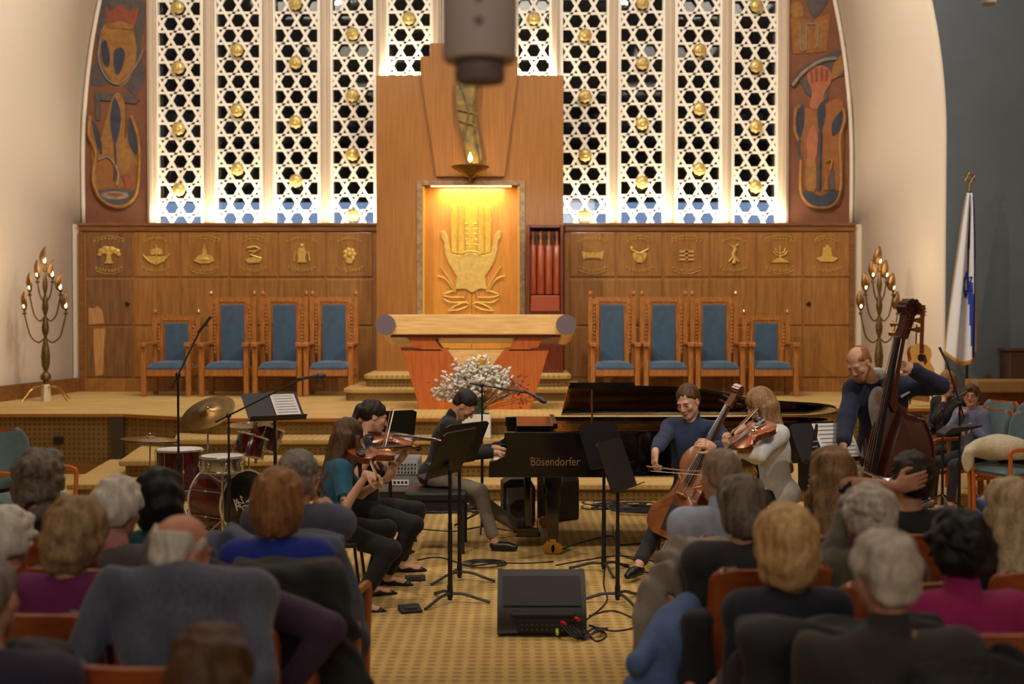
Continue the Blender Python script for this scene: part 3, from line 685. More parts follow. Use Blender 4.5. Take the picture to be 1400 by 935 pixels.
# ---------------------------------------------------------------- ceremonial chairs on the stage
def throne(h, label, loc, rz=0.0, group=None, src=None):
    if src is not None: return copy_tree(src, loc=loc, rz=rz, label=label, group=group)
    r = empty('ceremonial_chair', loc, rz, label, 'chair', group); W2 = .285; wd = M['chairwood']
    # front faces -Y; origin on the floor under the front legs' middle, back at y=+.62
    for sx in (-1, 1):
        x = sx*(W2+.045)
        MB().box(x-.035, x+.035, -.035, .045, 0, .755).build('front_leg', wd, r, bev=.008)
        MB().box(x-.035, x+.035, .56, .64, 0, h-.06).box(x-.02, x+.02, .58, .62, h-.06, h-.03).lathe([(.012, h-.03), (.032, h-.01), (.036, h+.015), (.02, h+.045), (.004, h+.06)], (x, .60, 0), 12).build('back_post', wd, r, bev=.006)
        MB().box(x-.05, x+.05, -.07, .57, .755, .795).box(x-.05, x+.05, -.09, -.05, .735, .80).build('armrest', wd, r, bev=.012)
        MB().box(x-.02, x+.02, .05, .56, .30, .42).build('side_rail', wd, r, bev=.006)
        m = MB().box(sx*(W2-.10)-.03+sx*.03, sx*(W2-.10)+.03+sx*.045, .565, .60, .42, h-.16)
        n = int((h-1.0)/.05)+3
        for k in range(n): m.ball((sx*(W2-.015), .555, h-.22-k*.055), .017, 6, (1, .7, 1.3))
        m.build('carved_stile', wd, r, smooth=True)
    MB().box(-W2, W2, -.02, .03, .30, .42).build('front_rail', wd, r, bev=.008)
    MB().box(-W2-.01, W2+.01, .585, .615, .25, .36).build('rear_rail', wd, r, bev=.008)
    m = MB().box(-W2-.01, W2+.01, .57, .625, h-.15, h-.07).box(-W2+.03, W2-.03, .575, .62, h-.07, h-.045)
    for k in range(-4, 5): m.ball((k*.045, .562, h-.108), .016, 6, (1.4, .6, .8))
    m.build('top_rail', wd, r, bev=.005)
    MB().box(-W2+.11, W2-.11, .555, .605, .50, h-.16).build('back_cushion', M['bluefab'], r, bev=.015)
    def sf(u, v):
        x = (u*2-1)*(W2-.008); y = -.03+v*.60; e = (1-abs(2*u-1)**4)*(1-abs(2*v-1)**6); return (x, y, .425+.095*e**.5 if e > 0 else .425)
    MB().grid(sf, 16, 14).box(-W2+.01, W2-.01, -.025, .56, .40, .43).build('seat_cushion', M['bluefab'], r, smooth=True)
    return r
YC = 18.35
t0 = throne(1.52, 'tall blue velvet ceremonial chair, left group, beside the short one', (X(306, YC), YC, .73), group='ceremonial chairs')
t1 = throne(0, 'tall blue velvet ceremonial chair, middle one of the three left of the reading table', (X(379, YC), YC, .73), 0, 'ceremonial chairs', t0)
t2 = throne(0, 'tall blue velvet ceremonial chair nearest the ark on its left side', (X(449, YC), YC, .73), 0, 'ceremonial chairs', t0)
t3 = throne(0, 'tall blue velvet ceremonial chair nearest the ark on its right side', (X(841, YC), YC, .73), 0, 'ceremonial chairs', t0)
t4 = throne(0, 'tall blue velvet ceremonial chair, middle one of the three right of the table', (X(914, YC), YC, .73), 0, 'ceremonial chairs', t0)
t5 = throne(0, 'tall blue velvet ceremonial chair, right group, beside the short one', (X(985, YC), YC, .73), 0, 'ceremonial chairs', t0)
s0 = throne(1.24, 'short blue velvet ceremonial chair at the left end of the row', (X(227, YC), YC, .73), group='short ceremonial chairs')
s1 = throne(0, 'short blue velvet ceremonial chair at the right end of the row', (X(1058, YC), YC, .73), 0, 'short ceremonial chairs', s0)
# ---------------------------------------------------------------- reading table
TY = 15.7
rt = empty('reading_table', (X(650, TY), TY+.4, .73), 0, 'wide oak reading table with rolled ends and a V-shaped pedestal, centre stage', 'table')
tb_ = Vector(rt.location)
def tp_(mb, nm, m_, **k):
    mb.v = [(v[0]-tb_.x, v[1]-tb_.y, v[2]-tb_.z) for v in mb.v]; return mb.build(nm, m_, rt, **k)
p = at(528, 430, TY); q = at(772, 457, TY); sl = -.13/1.0
m = MB(); x0, x1 = p.x, q.x; zt_, zb_ = p.z, q.z
m.prism([(TY, zt_), (TY+1.05, zt_-.15), (TY+1.05, zt_-.32), (TY, zb_)], x0, x1, 'yz'); tp_(m, 'table_top', M['tablewood'], bev=.01)
tp_(MB().prism([(TY+.1, zb_-.001), (TY+1.0, zb_-.095), (TY+1.0, zb_-.135), (TY+.1, zb_-.04)], x0+.05, x1-.05, 'yz'), 'underside_board', M['darkwood'])
for px in (527, 774):
    c0 = at(px, 444, TY-.02); c1 = Vector((c0.x, TY+1.07, c0.z-.15))
    o_ = tp_(MB().cyl(c0, c1, .128, 32), 'end_roll', M['tablewood'], smooth=True)
    o2 = MB().cyl(c0+Vector((0, -.008, .001)), c0+Vector((0, .004, 0)), .129, 32); tp_(o2, 'roll_cap', mat('mauve_cap', (98, 82, 92), .6), smooth=True)
YB = TY+.12
def pp(L, Y): return [(at(a, b, Y).x, at(a, b, Y).z) for a, b in L]
for sgn in (-1, 1):
    mir = lambda L: [(650+sgn*(650-a) if sgn > 0 else a, b) for a, b in L]
    tp_(MB().prism(pp(mir([(553, 456), (588, 456), (606, 480), (568, 480)]), YB), YB, YB+.5), 'strut', M['tableleg'], bev=.005)
    body = [(549, 477), (611, 477), (622, 492), (640, 522), (646, 562), (576, 566), (562, 520)]
    tp_(MB().prism(pp(mir(body), YB), YB, YB+.55), 'pedestal_wing', M['tableleg'], bev=.006)
    tp_(MB().prism(pp(mir([(547, 475.5), (574, 475.5), (574, 478.5), (549, 478.5)]), YB-.01), YB-.01, YB+.57), 'ledge', M['darkwood'])
tp_(MB().prism(pp([(600, 478), (700, 478), (660, 530), (652, 563), (648, 563), (640, 530)], YB+.03), YB+.03, YB+.5), 'centre_panel', M['tablewood'])
tp_(MB().prism(pp([(586, 456), (714, 456), (710, 463), (590, 463)], YB+.05), YB+.05, YB+.4), 'apron', M['tablewood'], bev=.006)
# foot so that the pedestal meets the stage
b_ = at(650, 563, YB); tp_(MB().box(at(577, 560, YB).x, at(723, 560, YB).x, YB+.02, YB+.53, .731, b_.z+.02), 'plinth', M['tableleg'])
# ---------------------------------------------------------------- flower arrangement on the upper step
vz = .54; VY = 14.15
vs = empty('flower_planter', (X(650, VY), VY, vz), 0, 'white box planter on the step in front of the reading table', 'planter')
MB().box(-.175, .175, -.13, .13, 0, .27).build('box', M['white'], vs, bev=.01)
MB().box(-.155, .155, -.11, .11, .268, .272).build('moss', mat('moss', (70, 80, 50), .9, var=.5, vscale=30), vs)
rs = np.random.RandomState(11)
fl = empty('flower_arrangement', (X(655, VY), VY, vz+.272), 0, 'big loose bouquet of white blossoms and grey leaves, front of reading table', 'flowers')
st = MB(); wf = MB(); lf = MB(); yf = MB(); rb = MB()
for i in range(120):
    t = rs.uniform(-PI, PI); r = rs.uniform(.05, .58)**.9; h = .60*math.sqrt(max(0, 1-(r/.62)**2))*rs.uniform(.55, 1.05)+.05
    tip = Vector((r*math.cos(t)*1.05, r*math.sin(t)*.5, h)); mid_ = Vector((tip.x*.35, tip.y*.35, h*.55))
    st.tube(spline([(0+rs.uniform(-.05, .05), rs.uniform(-.04, .04), -.0), mid_, tip], 3), .0035, 4)
    red = r*math.cos(t) > .42 and h < .45
    for k in range(9):
        s_ = rs.uniform(.45, 1.05); c = mid_.lerp(tip, s_)+Vector(rs.normal(0, .028, 3))
        if red: rb.ball(c, rs.uniform(.006, .014), 5)
        elif k < 5:
            rr = rs.uniform(.011, .024); wf.ball(c, rr, 5, (1, 1, .75))
            a_ = rs.uniform(0, 6.28); wf.ball(c+Vector((math.cos(a_)*rr, math.sin(a_)*rr, rr*.5)), rr*.8, 4)
        else:
            d = Vector(rs.normal(0, 1, 3)).normalized()*rs.uniform(.02, .045); sd = d.orthogonal().normalized()*.010
            lf.add([c, c+d*.5+sd, c+d, c+d*.5-sd], [(0, 1, 2, 3)])
for k in range(14):
    c = Vector((.02+rs.normal(0, .02), -.1+rs.normal(0, .01), .60+rs.normal(0, .02))); yf.ball(c, .016, 5)
st.build('stem', mat('grey_green_stem', (96, 104, 76), .8), fl); 
for nm, mb_, c in (('blossom', wf, (236, 232, 224)), ('leaf', lf, (120, 132, 108)), ('yellow_bloom', yf, (222, 170, 60)), ('red_sprig', rb, (150, 64, 34))):
    o = mb_.build(nm, mat('flower_'+nm, c, .7, var=.25, vscale=40), fl, smooth=(nm == 'blossom')); o['kind'] = 'stuff'
# ---------------------------------------------------------------- seven-branched lamps
def candelabrum(px, py, Y, label, rz=0.0, src=None):
    zb_ = .73; loc = (X(px, Y), Y, zb_)
    if src is not None: return copy_tree(src, loc=loc, rz=rz, label=label, group='seven-branched floor lamps')
    r = empty('candelabrum', loc, rz, label, 'candelabrum', 'seven-branched floor lamps')
    prof = [(.02, .22), (.05, .26), (.035, .28), (.07, .31), (.075, .35), (.05, .39), (.025, .41), (.03, .43), (.052, .50), (.062, .62), (.05, .74), (.025, .86), (.022, .90), (.045, .97), (.05, 1.04), (.03, 1.14), (.018, 1.20), (.04, 1.28), (.045, 1.34), (.026, 1.44), (.016, 1.5), (.034, 1.58), (.036, 1.64), (.018, 1.76), (.014, 1.8), (.03, 1.82), (.03, 1.84), (.018, 1.86), (.018, 1.92)]
    MB().lathe(prof, n=14).build('stem', M['bronze'], r, smooth=True)
    MB().lathe([(.075, 0), (.07, .06), (.06, .2), (.05, .235)], n=4).build('foot', mat('cream_foot', (214, 196, 160), .6), r)
    for k in range(4):
        t = PI/4+k*PI/2+.3; c, s = math.cos(t), math.sin(t)
        MB().tube(spline([(c*.05, s*.05, .20), (c*.22, s*.22, .19), (c*.36, s*.36, .07), (c*.42, s*.42, .008)], 5), .009, 6).build('leg', M['brass'], r, smooth=True)
    sh = MB(); prs = [(0, 0, 1.92, None), (.105, 1.50, 1.74, 1.46), (.215, 1.40, 1.56, 1.17), (.29, 1.10, 1.30, .87)]
    def flame(x, z, sx):
        f = MB()
        def fn(u, v):
            t = PI*.55+u*PI*1.1; rr = .072*math.sin(PI*min(v*.9+.1, 1))**.8*(1-v*.25)+.004
            return (x+sx*.03*v*v-sx*.02+rr*math.cos(t), .02+rr*math.sin(t)*.8, z-.01+v*.25)
        f.grid(fn, 8, 8); lo = f.build('leaf_shade', M['copper'], r, smooth='all', solid=.004)
        MB().lathe([(.006, 0), (.018, .02), (.021, .045), (.013, .07), (.003, .09)], (x, -.01, z), 10).build('flame_bulb', mat('bulb_glow', (255, 236, 200), emit=((255, 214, 150), 3.5)), r, smooth=True)
        MB().lathe([(.012, -.09), (.03, -.085), (.03, -.07), (.014, -.06), (.014, -.03), (.028, -.02), (.03, 0)], (x, 0, z), 12).build('candle_cup', M['bronze'], r, smooth=True)
    flame(0, 1.93, 1)
    for x, zz, zf, zj in prs[1:]:
        for sx in (-1, 1):
            MB().tube(spline([(sx*.02, 0, zj), (sx*x*.35, 0, zj-.05), (sx*x*.7, 0, zj+.03), (sx*x*.88, 0, (zj+zf)/2-.02), (sx*x, 0, zf-.08)], 6), .011, 8).build('branch', M['bronze'], r, smooth=True)
            flame(sx*x, zf, sx)
    return r
c0 = candelabrum(62, 548, 17.4, 'tall bronze seven-branched flame lamp by the left white wall')
candelabrum(1202, 548, 17.4, 'tall bronze seven-branched flame lamp behind the double bass player', 0.25, c0)
for px in (62, 1202):
    l = bpy.data.lights.new('candelabrum_light', 'POINT'); l.energy = 7; l.color = (1, .72, .42); l.shadow_soft_size = .25
    o = bpy.data.objects.new('candelabrum_light', l); COL.objects.link(o); o.location = (X(px, 17.4), 17.3, 2.6)
# ---------------------------------------------------------------- flag
FY = 16.45
fg = empty('flag', (X(1322, FY), FY, .73), 0, 'white flag with blue stripes, star and gold fringe on a black pole', 'flag')
zt_ = at(1322, 262, FY).z-.73
MB().tube([(0, 0, .04), (.02, 0, zt_)], .016, 10).lathe([(.16, 0), (.15, .03), (.04, .06), (.03, .12)], n=20).build('pole', M['blackmetal'], fg, smooth=True)
m = MB(); zs_ = zt_+.12
m.cyl((.02, 0, zt_), (.02, 0, zs_), .012, 8)
star = []
for k in range(2):
    a0 = PI/2+k*PI
    tri = [(.075*math.cos(a0+j*2*PI/3)+.025, .075*math.sin(a0+j*2*PI/3)+zs_+.06) for j in range(3)]
    for j in range(3): m.tube([(tri[j][0], 0, tri[j][1]), (tri[(j+1) % 3][0], 0, tri[(j+1) % 3][1])], .008, 6)
m.build('finial', M['brass'], fg, smooth=True)
fw = mat('flag_white', (222, 224, 232), .8); fb = mat('flag_blue', (34, 62, 168), .8); fgold = mat('flag_fringe', (206, 158, 60), .7)
def flagp(u, v):
    # u across the cloth (0 at the hoist), v down; the cloth hangs gathered
    wl = .05+.26*v**.8; wr = .03+.10*v**.5; zL = 2.14*v-.0; zR = 2.0*v
    x = -wl+u*(wl+wr)+.02; fold = .05*math.sin(u*13+v*1.5)*(.3+v)
    drop = 2.12*v*(1-.10*u*0)+.16*math.sin(PI*u)*v
    return Vector((x, fold-.03, zt_-.02-drop))
NU, NV = 30, 40; me_m = MB().grid(lambda u, v: tuple(flagp(u, v)), NU, NV)
clo = me_m.build('cloth', fw, fg, smooth='all', solid=.004, fixn=False); clo.data.materials.append(fb); clo.data.materials.append(fgold)
for i, pf in enumerate(clo.data.polygons):
    a = (i % NU)/NU; b = (i//NU)/NV
    if b > .955 or a > .965 or a < .02: pf.material_index = 2
    elif .80 < a+b*.05 < .92 and b < .95 or (.55 < a < .66 and .06 < b < .32) or (.60+.25*(b-.5) < a < .74+.3*(b-.5) and b > .5): pf.material_index = 1
m = MB()
for k in range(2):
    a0 = PI/2+k*PI; tri = [(.55+.20*math.cos(a0+j*2*PI/3), .53+.075*math.sin(a0+j*2*PI/3)*-1) for j in range(3)]
    for j in range(3):
        L = [flagp(tri[j][0]+(tri[(j+1) % 3][0]-tri[j][0])*q/6, tri[j][1]+(tri[(j+1) % 3][1]-tri[j][1])*q/6)+Vector((0, -.008, 0)) for q in range(7)]; m.tube(L, .011, 5)
m.build('star', fb, fg)
# ---------------------------------------------------------------- wooden side table and cabinet at the right
tw = empty('low_table', (X(1386, 15.9), 16.25, .73), 0, 'low carpet-topped wooden table at the right edge of the stage', 'table')
MB().box(-.42, .75, -.22, .22, .20, .36).build('table_top', mat('tan_block', (150, 112, 62), .7, var=.2, vscale=5), tw, bev=.02)
MB().box(-.25, .65, -.15, .15, 0, .20).build('base', M['darkwood'], tw)
lw = empty('lectern', (X(1400, 16.4), 16.62, .73), 0, 'dark brown wooden cabinet against the blue wall, right edge', 'cabinet')
MB().box(-.15, .5, -.14, .2, 0, .72).build('body', mat('dark_brown_wood', (74, 52, 40), .5), lw, bev=.01)
MB().box(-.18, .53, -.16, .22, .72, .76).build('top', mat('dark_brown_wood', (74, 52, 40), .5), lw, bev=.01)
sk = MB().box(-.05, .05, -.03, .03, 0, .42).build('wooden_post', mat('brown_post', (120, 92, 66), .6), loc=(X(1359, 16.5), 16.72, .73), bev=.01)
tag(sk, 'slim brown wooden post standing against the blue wall', 'post')
ob = MB().box(-.06, .06, -.012, .0, -.045, .045).build('plate', M['black']); tag(ob, 'black wall socket plate on the stage front near the left corner', 'socket'); ob.location = at(80, 602, 15.11)
# ---------------------------------------------------------------- grey cylinder hanging close to the camera
hf = empty('hanging_spotlight', (at(656, 50, 3.1).x, 3.1, at(656, 84, 3.1).z), 0, 'blurred grey cylindrical fixture hanging at the top, close to the camera', 'light fixture')
gr = mat('fixture_grey', (196, 186, 190), .6)
MB().lathe([(.088, .0), (.093, .01), (.093, .7), (.08, .72)], n=32).build('housing', gr, hf, smooth=True)
MB().lathe([(.058, -.052), (.062, -.045), (.062, 0.002)], n=28).build('baffle', mat('fixture_dark', (120, 108, 110), .6), hf, smooth=True)
MB().cyl((0, 0, .70), (0, 0, 9.6-hf.location.z), .012, 8).build('rod', gr, hf)
for k in range(3): MB().cyl((0, -.088, .08+k*.055), (0, -.096, .08+k*.055), .012, 12).build('screw', mat('fixture_dark', (66, 58, 60)), hf)
sb = empty('small_spotlight', at(1352, 2, 6.0), 0, 'small dark ceiling spotlight at the top right corner', 'light fixture')
MB().lathe([(.02, -.02), (.035, -.01), (.035, .07), (.02, .09)], n=16).build('housing', gr, sb, smooth=True); MB().cyl((0, 0, .08), (0, 0, 9.6-sb.location.z), .01, 8).build('rod', gr, sb)
# ---------------------------------------------------------------- grand piano
M['lacquer'] = mat('piano_lacquer', (10, 10, 11), .12, coat=.6, spec=.6)
M['iron'] = mat('gold_plate', (206, 140, 58), .35, metal=.6, var=.2, vscale=6)
M['veneer'] = mat('inner_veneer', (196, 112, 48), .3, grain=(1, 8, 8), vscale=4, rgb2=(160, 84, 34), coat=.4)
PO = Vector((.4, 10.5, 0))
piano = empty('grand_piano', PO, 0, 'black lacquered concert grand piano with its lid on the short stick', 'piano')
def pi_(mb, nm, m_, parent=piano, **k):
    if parent is piano: mb.v = [(v[0]-PO.x, v[1]-PO.y, v[2]-PO.z) for v in mb.v]
    return mb.build(nm, m_, parent, **k)
YN, YF = 9.88, 11.40
curve = [(p.x, p.y) for p in spline([(1.0, YN, 0), (1.35, YN+.07, 0), (1.68, YN+.30, 0), (1.95, YN+.60, 0), (2.3, YN+.80, 0), (2.62, YN+.92, 0), (2.80, YN+1.06, 0), (2.88, YN+1.25, 0), (2.84, YN+1.42, 0), (2.70, YF, 0)], 5)]
rim_out = [(-.06, YN)]+curve+[(-.06, YF)]
def ribbon(path, z0, z1, th):
    m = MB(); n = len(path); vs = []
    for i, (x, y) in enumerate(path):
        a = path[max(i-1, 0)]; b = path[min(i+1, n-1)]; d = Vector((b[0]-a[0], b[1]-a[1], 0)).normalized(); nn = Vector((-d.y, d.x, 0))*th
        vs += [(x, y, z0), (x, y, z1), (x+nn.x, y+nn.y, z1), (x+nn.x, y+nn.y, z0)]
    fs = []
    for i in range(n-1):
        for k in range(4): fs.append((i*4+k, i*4+(k+1) % 4, (i+1)*4+(k+1) % 4, (i+1)*4+k))
    fs += [(0, 1, 2, 3), tuple(4*(n-1)+k for k in (3, 2, 1, 0))]
    return m.add(vs, fs)
pi_(ribbon([(.02, YN)]+curve+[(.0, YF)], .68, 1.0, .045), 'rim', M['lacquer'], smooth=True)
pi_(ribbon([(.20, YN+.046)]+[(x-(.03 if i > 4 else 0), y+.046 if i < 40 else y) for i, (x, y) in enumerate(curve[:-6])], .86, .955, .01), 'inner_rim', M['veneer'], smooth=True)
pi_(MB().box(.35, 2.6, YF-.075, YF-.05, .86, .965), 'rear_inner_rim', M['veneer'])
arm = [(-.06, 1.0), (-.062, .93), (-.045, .87), (-.06, .81), (-.12, .775), (-.18, .765), (-.185, .64), (1.0, .64), (1.0, .68), (.03, .68), (.03, 1.0)]
arm = [(-.06, 1.0), (-.062, .93), (-.045, .87), (-.06, .81), (-.12, .775), (-.18, .765), (-.185, .64), (.9, .64), (1.0, .70), (1.0, 1.0)]
pi_(MB().prism(arm, YN-.012, YN+.05, 'xz'), 'side_arm', M['lacquer'], bev=.006)
pi_(MB().prism(arm[:7]+[(.3, .64), (.3, 1.0)], YF-.05, YF+.01, 'xz'), 'side_arm', M['lacquer'], bev=.006)
pi_(MB().prism([(-.18, YN+.04)]+[(.9, YN+.04)]+[(x-.02, y+.03) for x, y in curve[3:-2]]+[(2.6, YF-.03), (-.18, YF-.03)], .645, .69, 'xy'), 'key_bed', M['lacquer'])
pi_(MB().prism([(.32, YN+.06)]+[(x-.05, y+.06) for x, y in curve[2:-5]]+[(2.6, YF-.09), (.32, YF-.09)], .84, .86, 'xy'), 'soundboard', M['veneer'])
pl_ = MB()
pl_.prism([(.33, YN+.08), (.52, YN+.08), (.52, YF-.1), (.33, YF-.1)], .87, .93, 'xy')
for k in range(5):
    y = YN+.25+k*.27; pl_.bar((.45, y, .92), (min(1.1+k*.36, 2.5), YF-.2-(4-k)*.12 if k > 2 else y+.1+k*.06, .92), .04, .04)
pl_.tube([(x-.12, y+.12, .91) for x, y in curve[2:-6]], .03, 6); pi_(pl_, 'iron_frame', M['iron'])
sg = MB()
for k in range(40):
    y = YN+.12+k*.034; sg.bar((.36, y, .945), (1.0+k*.042, y+.06, .93), .003, .003)
o = pi_(sg, 'string', M['brass']); o['kind'] = 'stuff'
kb = MB()
for k in range(52):
    y = YN+.12+k*.0245; kb.box(-.155, .0, y, y+.0232, .70, .728)
o = pi_(kb, 'white_key', mat('ivory', (232, 228, 214), .3)); o['kind'] = 'stuff'
kb = MB()
for k in range(51):
    if k % 7 in (0, 1, 3, 4, 5): y = YN+.12+(k+1)*.0245-.006; kb.box(-.10, .0, y, y+.012, .728, .742)
o = pi_(kb, 'black_key', M['lacquer']); o['kind'] = 'stuff'
pi_(MB().box(-.02, .03, YN+.05, YF-.05, .70, .87), 'fallboard', M['lacquer'], bev=.01)
for a, b in ((YN+.05, YN+.115), (YF-.115, YF-.05)): pi_(MB().box(-.17, .0, a, b, .69, .76), 'key_block', M['lacquer'], bev=.01)
pi_(MB().box(.03, .30, YN+.05, YF-.05, .90, .93), 'pin_block_cover', M['lacquer'])
pi_(MB().box(.04, .38, YN+.45, YF-.1, .985, 1.01).box(.34, .38, YN+.45, YF-.1, 1.01, 1.03), 'music_desk', M['lacquer'], bev=.004)
ang = math.radians(12.6)
def lidp(x, y, e=0):
    d = YF-y; return (x, YF-d*math.cos(ang), 1.012+d*math.sin(ang)+e)
lid_pts = [(.45, YF+.01), (.45, YN-.02)]+[(x+.02, y-.02) for x, y in curve]
def slab(pts, e0, e1):
    n = len(pts); return MB().add([lidp(*p, e0) for p in pts]+[lidp(*p, e1) for p in pts], [tuple(range(n)), tuple(range(2*n-1, n-1, -1))]+[(i, (i+1) % n, n+(i+1) % n, n+i) for i in range(n)])
pi_(slab(lid_pts, 0, .022), 'lid', M['lacquer'])
pi_(slab([(.46, YF), (.46, YN), (.98, YN), (.98, YF)], .026, .05), 'folded_lid_flap', M['lacquer'])
pi_(MB().cyl((.64, YN+.05, .99), (.64, YN+.05, lidp(.64, YN+.05)[2]), .009, 8), 'lid_prop', M['brass'])
for (x, y) in ((.33, YN+.13), (.33, YF-.13), (2.25, YF-.25)):
    lg = MB(); vs = [(-.075, .64), (-.07, .56), (-.05, .52), (-.06, .48), (-.038, .13), (.038, .13), (.06, .48), (.05, .52), (.07, .56), (.075, .64)]
    lg.prism([(x+a, b) for a, b in vs], y-.05, y+.05); L = pi_(lg, 'leg', M['lacquer'], bev=.008)
    cw = MB().box(x-.025-PO.x, x+.025-PO.x, y-.02-PO.y, y+.02-PO.y, .085, .14).cyl((x-PO.x-.035, y-.028-PO.y, .052), (x-PO.x-.035, y+.028-PO.y, .052), .05, 18).cyl((x-PO.x+.03, y-.028-PO.y, .05), (x-PO.x+.03, y+.028-PO.y, .05), .045, 18)
    cw.build('caster', M['brass'], L, smooth=True)
ly = MB().box(.10, .16, 10.38, 10.42, .14, .65).box(.10, .16, 10.58, 10.62, .14, .65).box(.04, .22, 10.32, 10.68, .08, .16); pi_(ly, 'pedal_lyre', M['lacquer'], bev=.01)
for k in range(3): pi_(MB().bar((.06, 10.42+k*.08, .09), (-.10, 10.42+k*.08, .06), .03, .012), 'pedal', M['brass'], bev=.004)
tm = text_mesh('Bösendorfer', .098, .001); to = bpy.data.objects.new('maker_lettering', tm); COL.objects.link(to); to.parent = piano
tm.materials.append(mat('lettering_gold', (132, 98, 56), .5, metal=.3)); to.rotation_euler = (PI/2, 0, 0); to.location = Vector((X(759, YN), YN-.014, .735))-PO; to.scale = (.8, 1, 1)
# ---------------------------------------------------------------- bench and cable clutter
def bench(px, Y, label, w=.62, d=.36, h=.47, nm='piano_bench', cat='bench'):
    r = empty(nm, (X(px, Y), Y, 0), 0, label, cat)
    MB().box(-w/2, w/2, -d/2, d/2, h-.07, h).build('cushion', mat('black_leather', (26, 25, 27), .5), r, bev=.018)
    MB().box(-w/2+.02, w/2-.02, -d/2+.02, d/2-.02, h-.15, h-.07).build('frame', M['black'], r, bev=.004)
    for sx in (-1, 1):
        for sy in (-1, 1): MB().box(sx*(w/2-.035)-.02, sx*(w/2-.035)+.02, sy*(d/2-.035)-.02, sy*(d/2-.035)+.02, 0, h-.14).build('leg', M['black'], r, bev=.003)
    return r
bench(598, 10.3, 'black padded piano bench under the pianist', .50, .62, .50)
def cable(pts, r=.0055, z=.006):
    return MB().tube(spline([(X(px, F*1.93/(py-431)), F*1.93/(py-431), z) for px, py in pts], 6), r, 6)
def add_cable(nm, label, lists, r=.0055, cat='cable'):
    m = MB()
    o = cable(lists[0], r).build(nm, M['black'], smooth=True); tag(o, label, cat); return o
add_cable('cable', 'thin black cable curving right from the violinist\'s feet to the piano leg', [[(570, 768), (600, 764), (640, 775), (680, 772), (720, 772), (757, 770)]])
m = MB()
for k in range(4):
    m.tube([(X(662, 9.55)+(.11+.022*k)*math.cos(t*.35), 9.55+(.10+.02*k)*math.sin(t*.35), .006+.004*k) for t in range(18)], .0045, 6, closed=True)
tag(m.build('coiled_cable', M['black'], smooth=True), 'small coil of black cable on the carpet before the piano', 'cable')
rs = np.random.RandomState(4)
for i, (L, lb) in enumerate([([(770, 752), (800, 742), (838, 735), (850, 760), (880, 770)], 'black cable looping behind the right music stands'),
    ([(760, 775), (800, 768), (850, 762), (900, 772), (888, 785), (850, 775)], 'black cable lying flat across the carpet right of the piano leg'),
    ([(838, 720), (845, 745), (870, 745), (900, 742)], 'black cable running right from the tangle toward the cellist'),
    ([(803, 850), (830, 825), (826, 800), (828, 760), (822, 735)], 'black cable running back from the floor monitor to the tangle'),
    ([(806, 858), (840, 866), (880, 860), (905, 862)], 'black cable trailing right of the floor monitor'),
    ([(806, 845), (838, 838), (870, 850), (890, 862)], 'thin black cable arching right of the floor monitor'),
    ([(800, 862), (815, 880), (830, 872), (815, 862), (800, 870), (790, 878)], 'black cable looped at the corner of the floor monitor'),
    ([(540, 800), (560, 796), (575, 797)], 'short black cable beside the black heels'),
    ([(575, 725), (620, 728), (660, 722), (700, 728)], 'black cable under the piano bench')]):
    tag(cable(L).build('cable', M['black'], smooth=True), lb, 'cable')
m = MB(); 
for k in range(16):
    cx, cy = rs.uniform(.75, 1.45), rs.uniform(12.0, 12.6); a, b = rs.uniform(.08, .3), rs.uniform(.05, .16); t0 = rs.uniform(0, 6)
    m.tube([(cx+a*math.cos(t0+t*.5)+.03*t/6, cy+b*math.sin(t0+t*.5), .008+.008*(k % 4)) for t in range(13)], .008, 5)
o = m.build('cable_tangle', M['black'], smooth=True); tag(o, 'tangle of many black cables on the carpet below the steps', 'cables', kind='stuff')
m = MB()
for k in range(12):
    cx, cy = rs.uniform(-.75, -.25), rs.uniform(12.1, 12.55); a, b = rs.uniform(.08, .25), rs.uniform(.05, .14); t0 = rs.uniform(0, 6)
    m.tube([(cx+a*math.cos(t0+t*.5), cy+b*math.sin(t0+t*.5), .008+.008*(k % 4)) for t in range(13)], .008, 5)
o = m.build('cable_tangle', M['black'], smooth=True); tag(o, 'tangle of black cables behind the pianist\'s bench', 'cables', kind='stuff')
# ---------------------------------------------------------------- floor monitor
WY = 7.44; mo = empty('floor_monitor', (X(741, WY), WY, 0), 0, 'black wedge floor monitor loudspeaker on the carpet, nearest to the camera', 'loudspeaker')
mw = .268; prof = [(0.0, .012), (-.02, .05), (-.015, .17), (.14, .335), (.30, .345), (.34, .30), (.34, .02), (.30, .012)]
pr = [(WY*0+a, b) for a, b in hull2(prof, 4)]
cs = mat('speaker_shell', (40, 38, 40), .6, bump=.3, bscale=200)
for a, b in ((-mw, -mw+.03), (mw-.03, mw)): MB().prism(pr, a, b, 'yz').build('end_cap', cs, mo, smooth=True)
MB().prism([(a*.97+.005, b*.985+.003) for a, b in pr], -mw+.03, mw-.03, 'yz').build('cabinet', cs, mo, smooth=True, bev=.006)
MB().add([(-mw+.035, .0-.01, .185), (mw-.035, .0-.01, .185), (mw-.035, .13, .335), (-mw+.035, .13, .335)], [(0, 1, 2, 3)]).build('grille', mat('grille', (52, 48, 50), .7, bump=.8, bscale=400), mo, solid=.012)
MB().box(-mw+.08, mw-.07, -.045, -.015, .125, .15).build('handle', M['black'], mo, bev=.008)
MB().box(-mw+.12, mw-.07, -.035, -.01, .03, .11).build('control_panel', M['blackmetal'], mo, bev=.004)
for r_ in range(2):
    for k in range(9): MB().cyl((-.12+k*.03, -.035, .05+r_*.03), (-.12+k*.03, -.048, .05+r_*.03), .007, 8).build('knob', M['greymetal'], mo)
MB().cyl((.09, -.035, .05), (.09, -.085, .035), .010, 8).build('plug', mat('yellow_green_plug', (170, 190, 40), .5), mo)
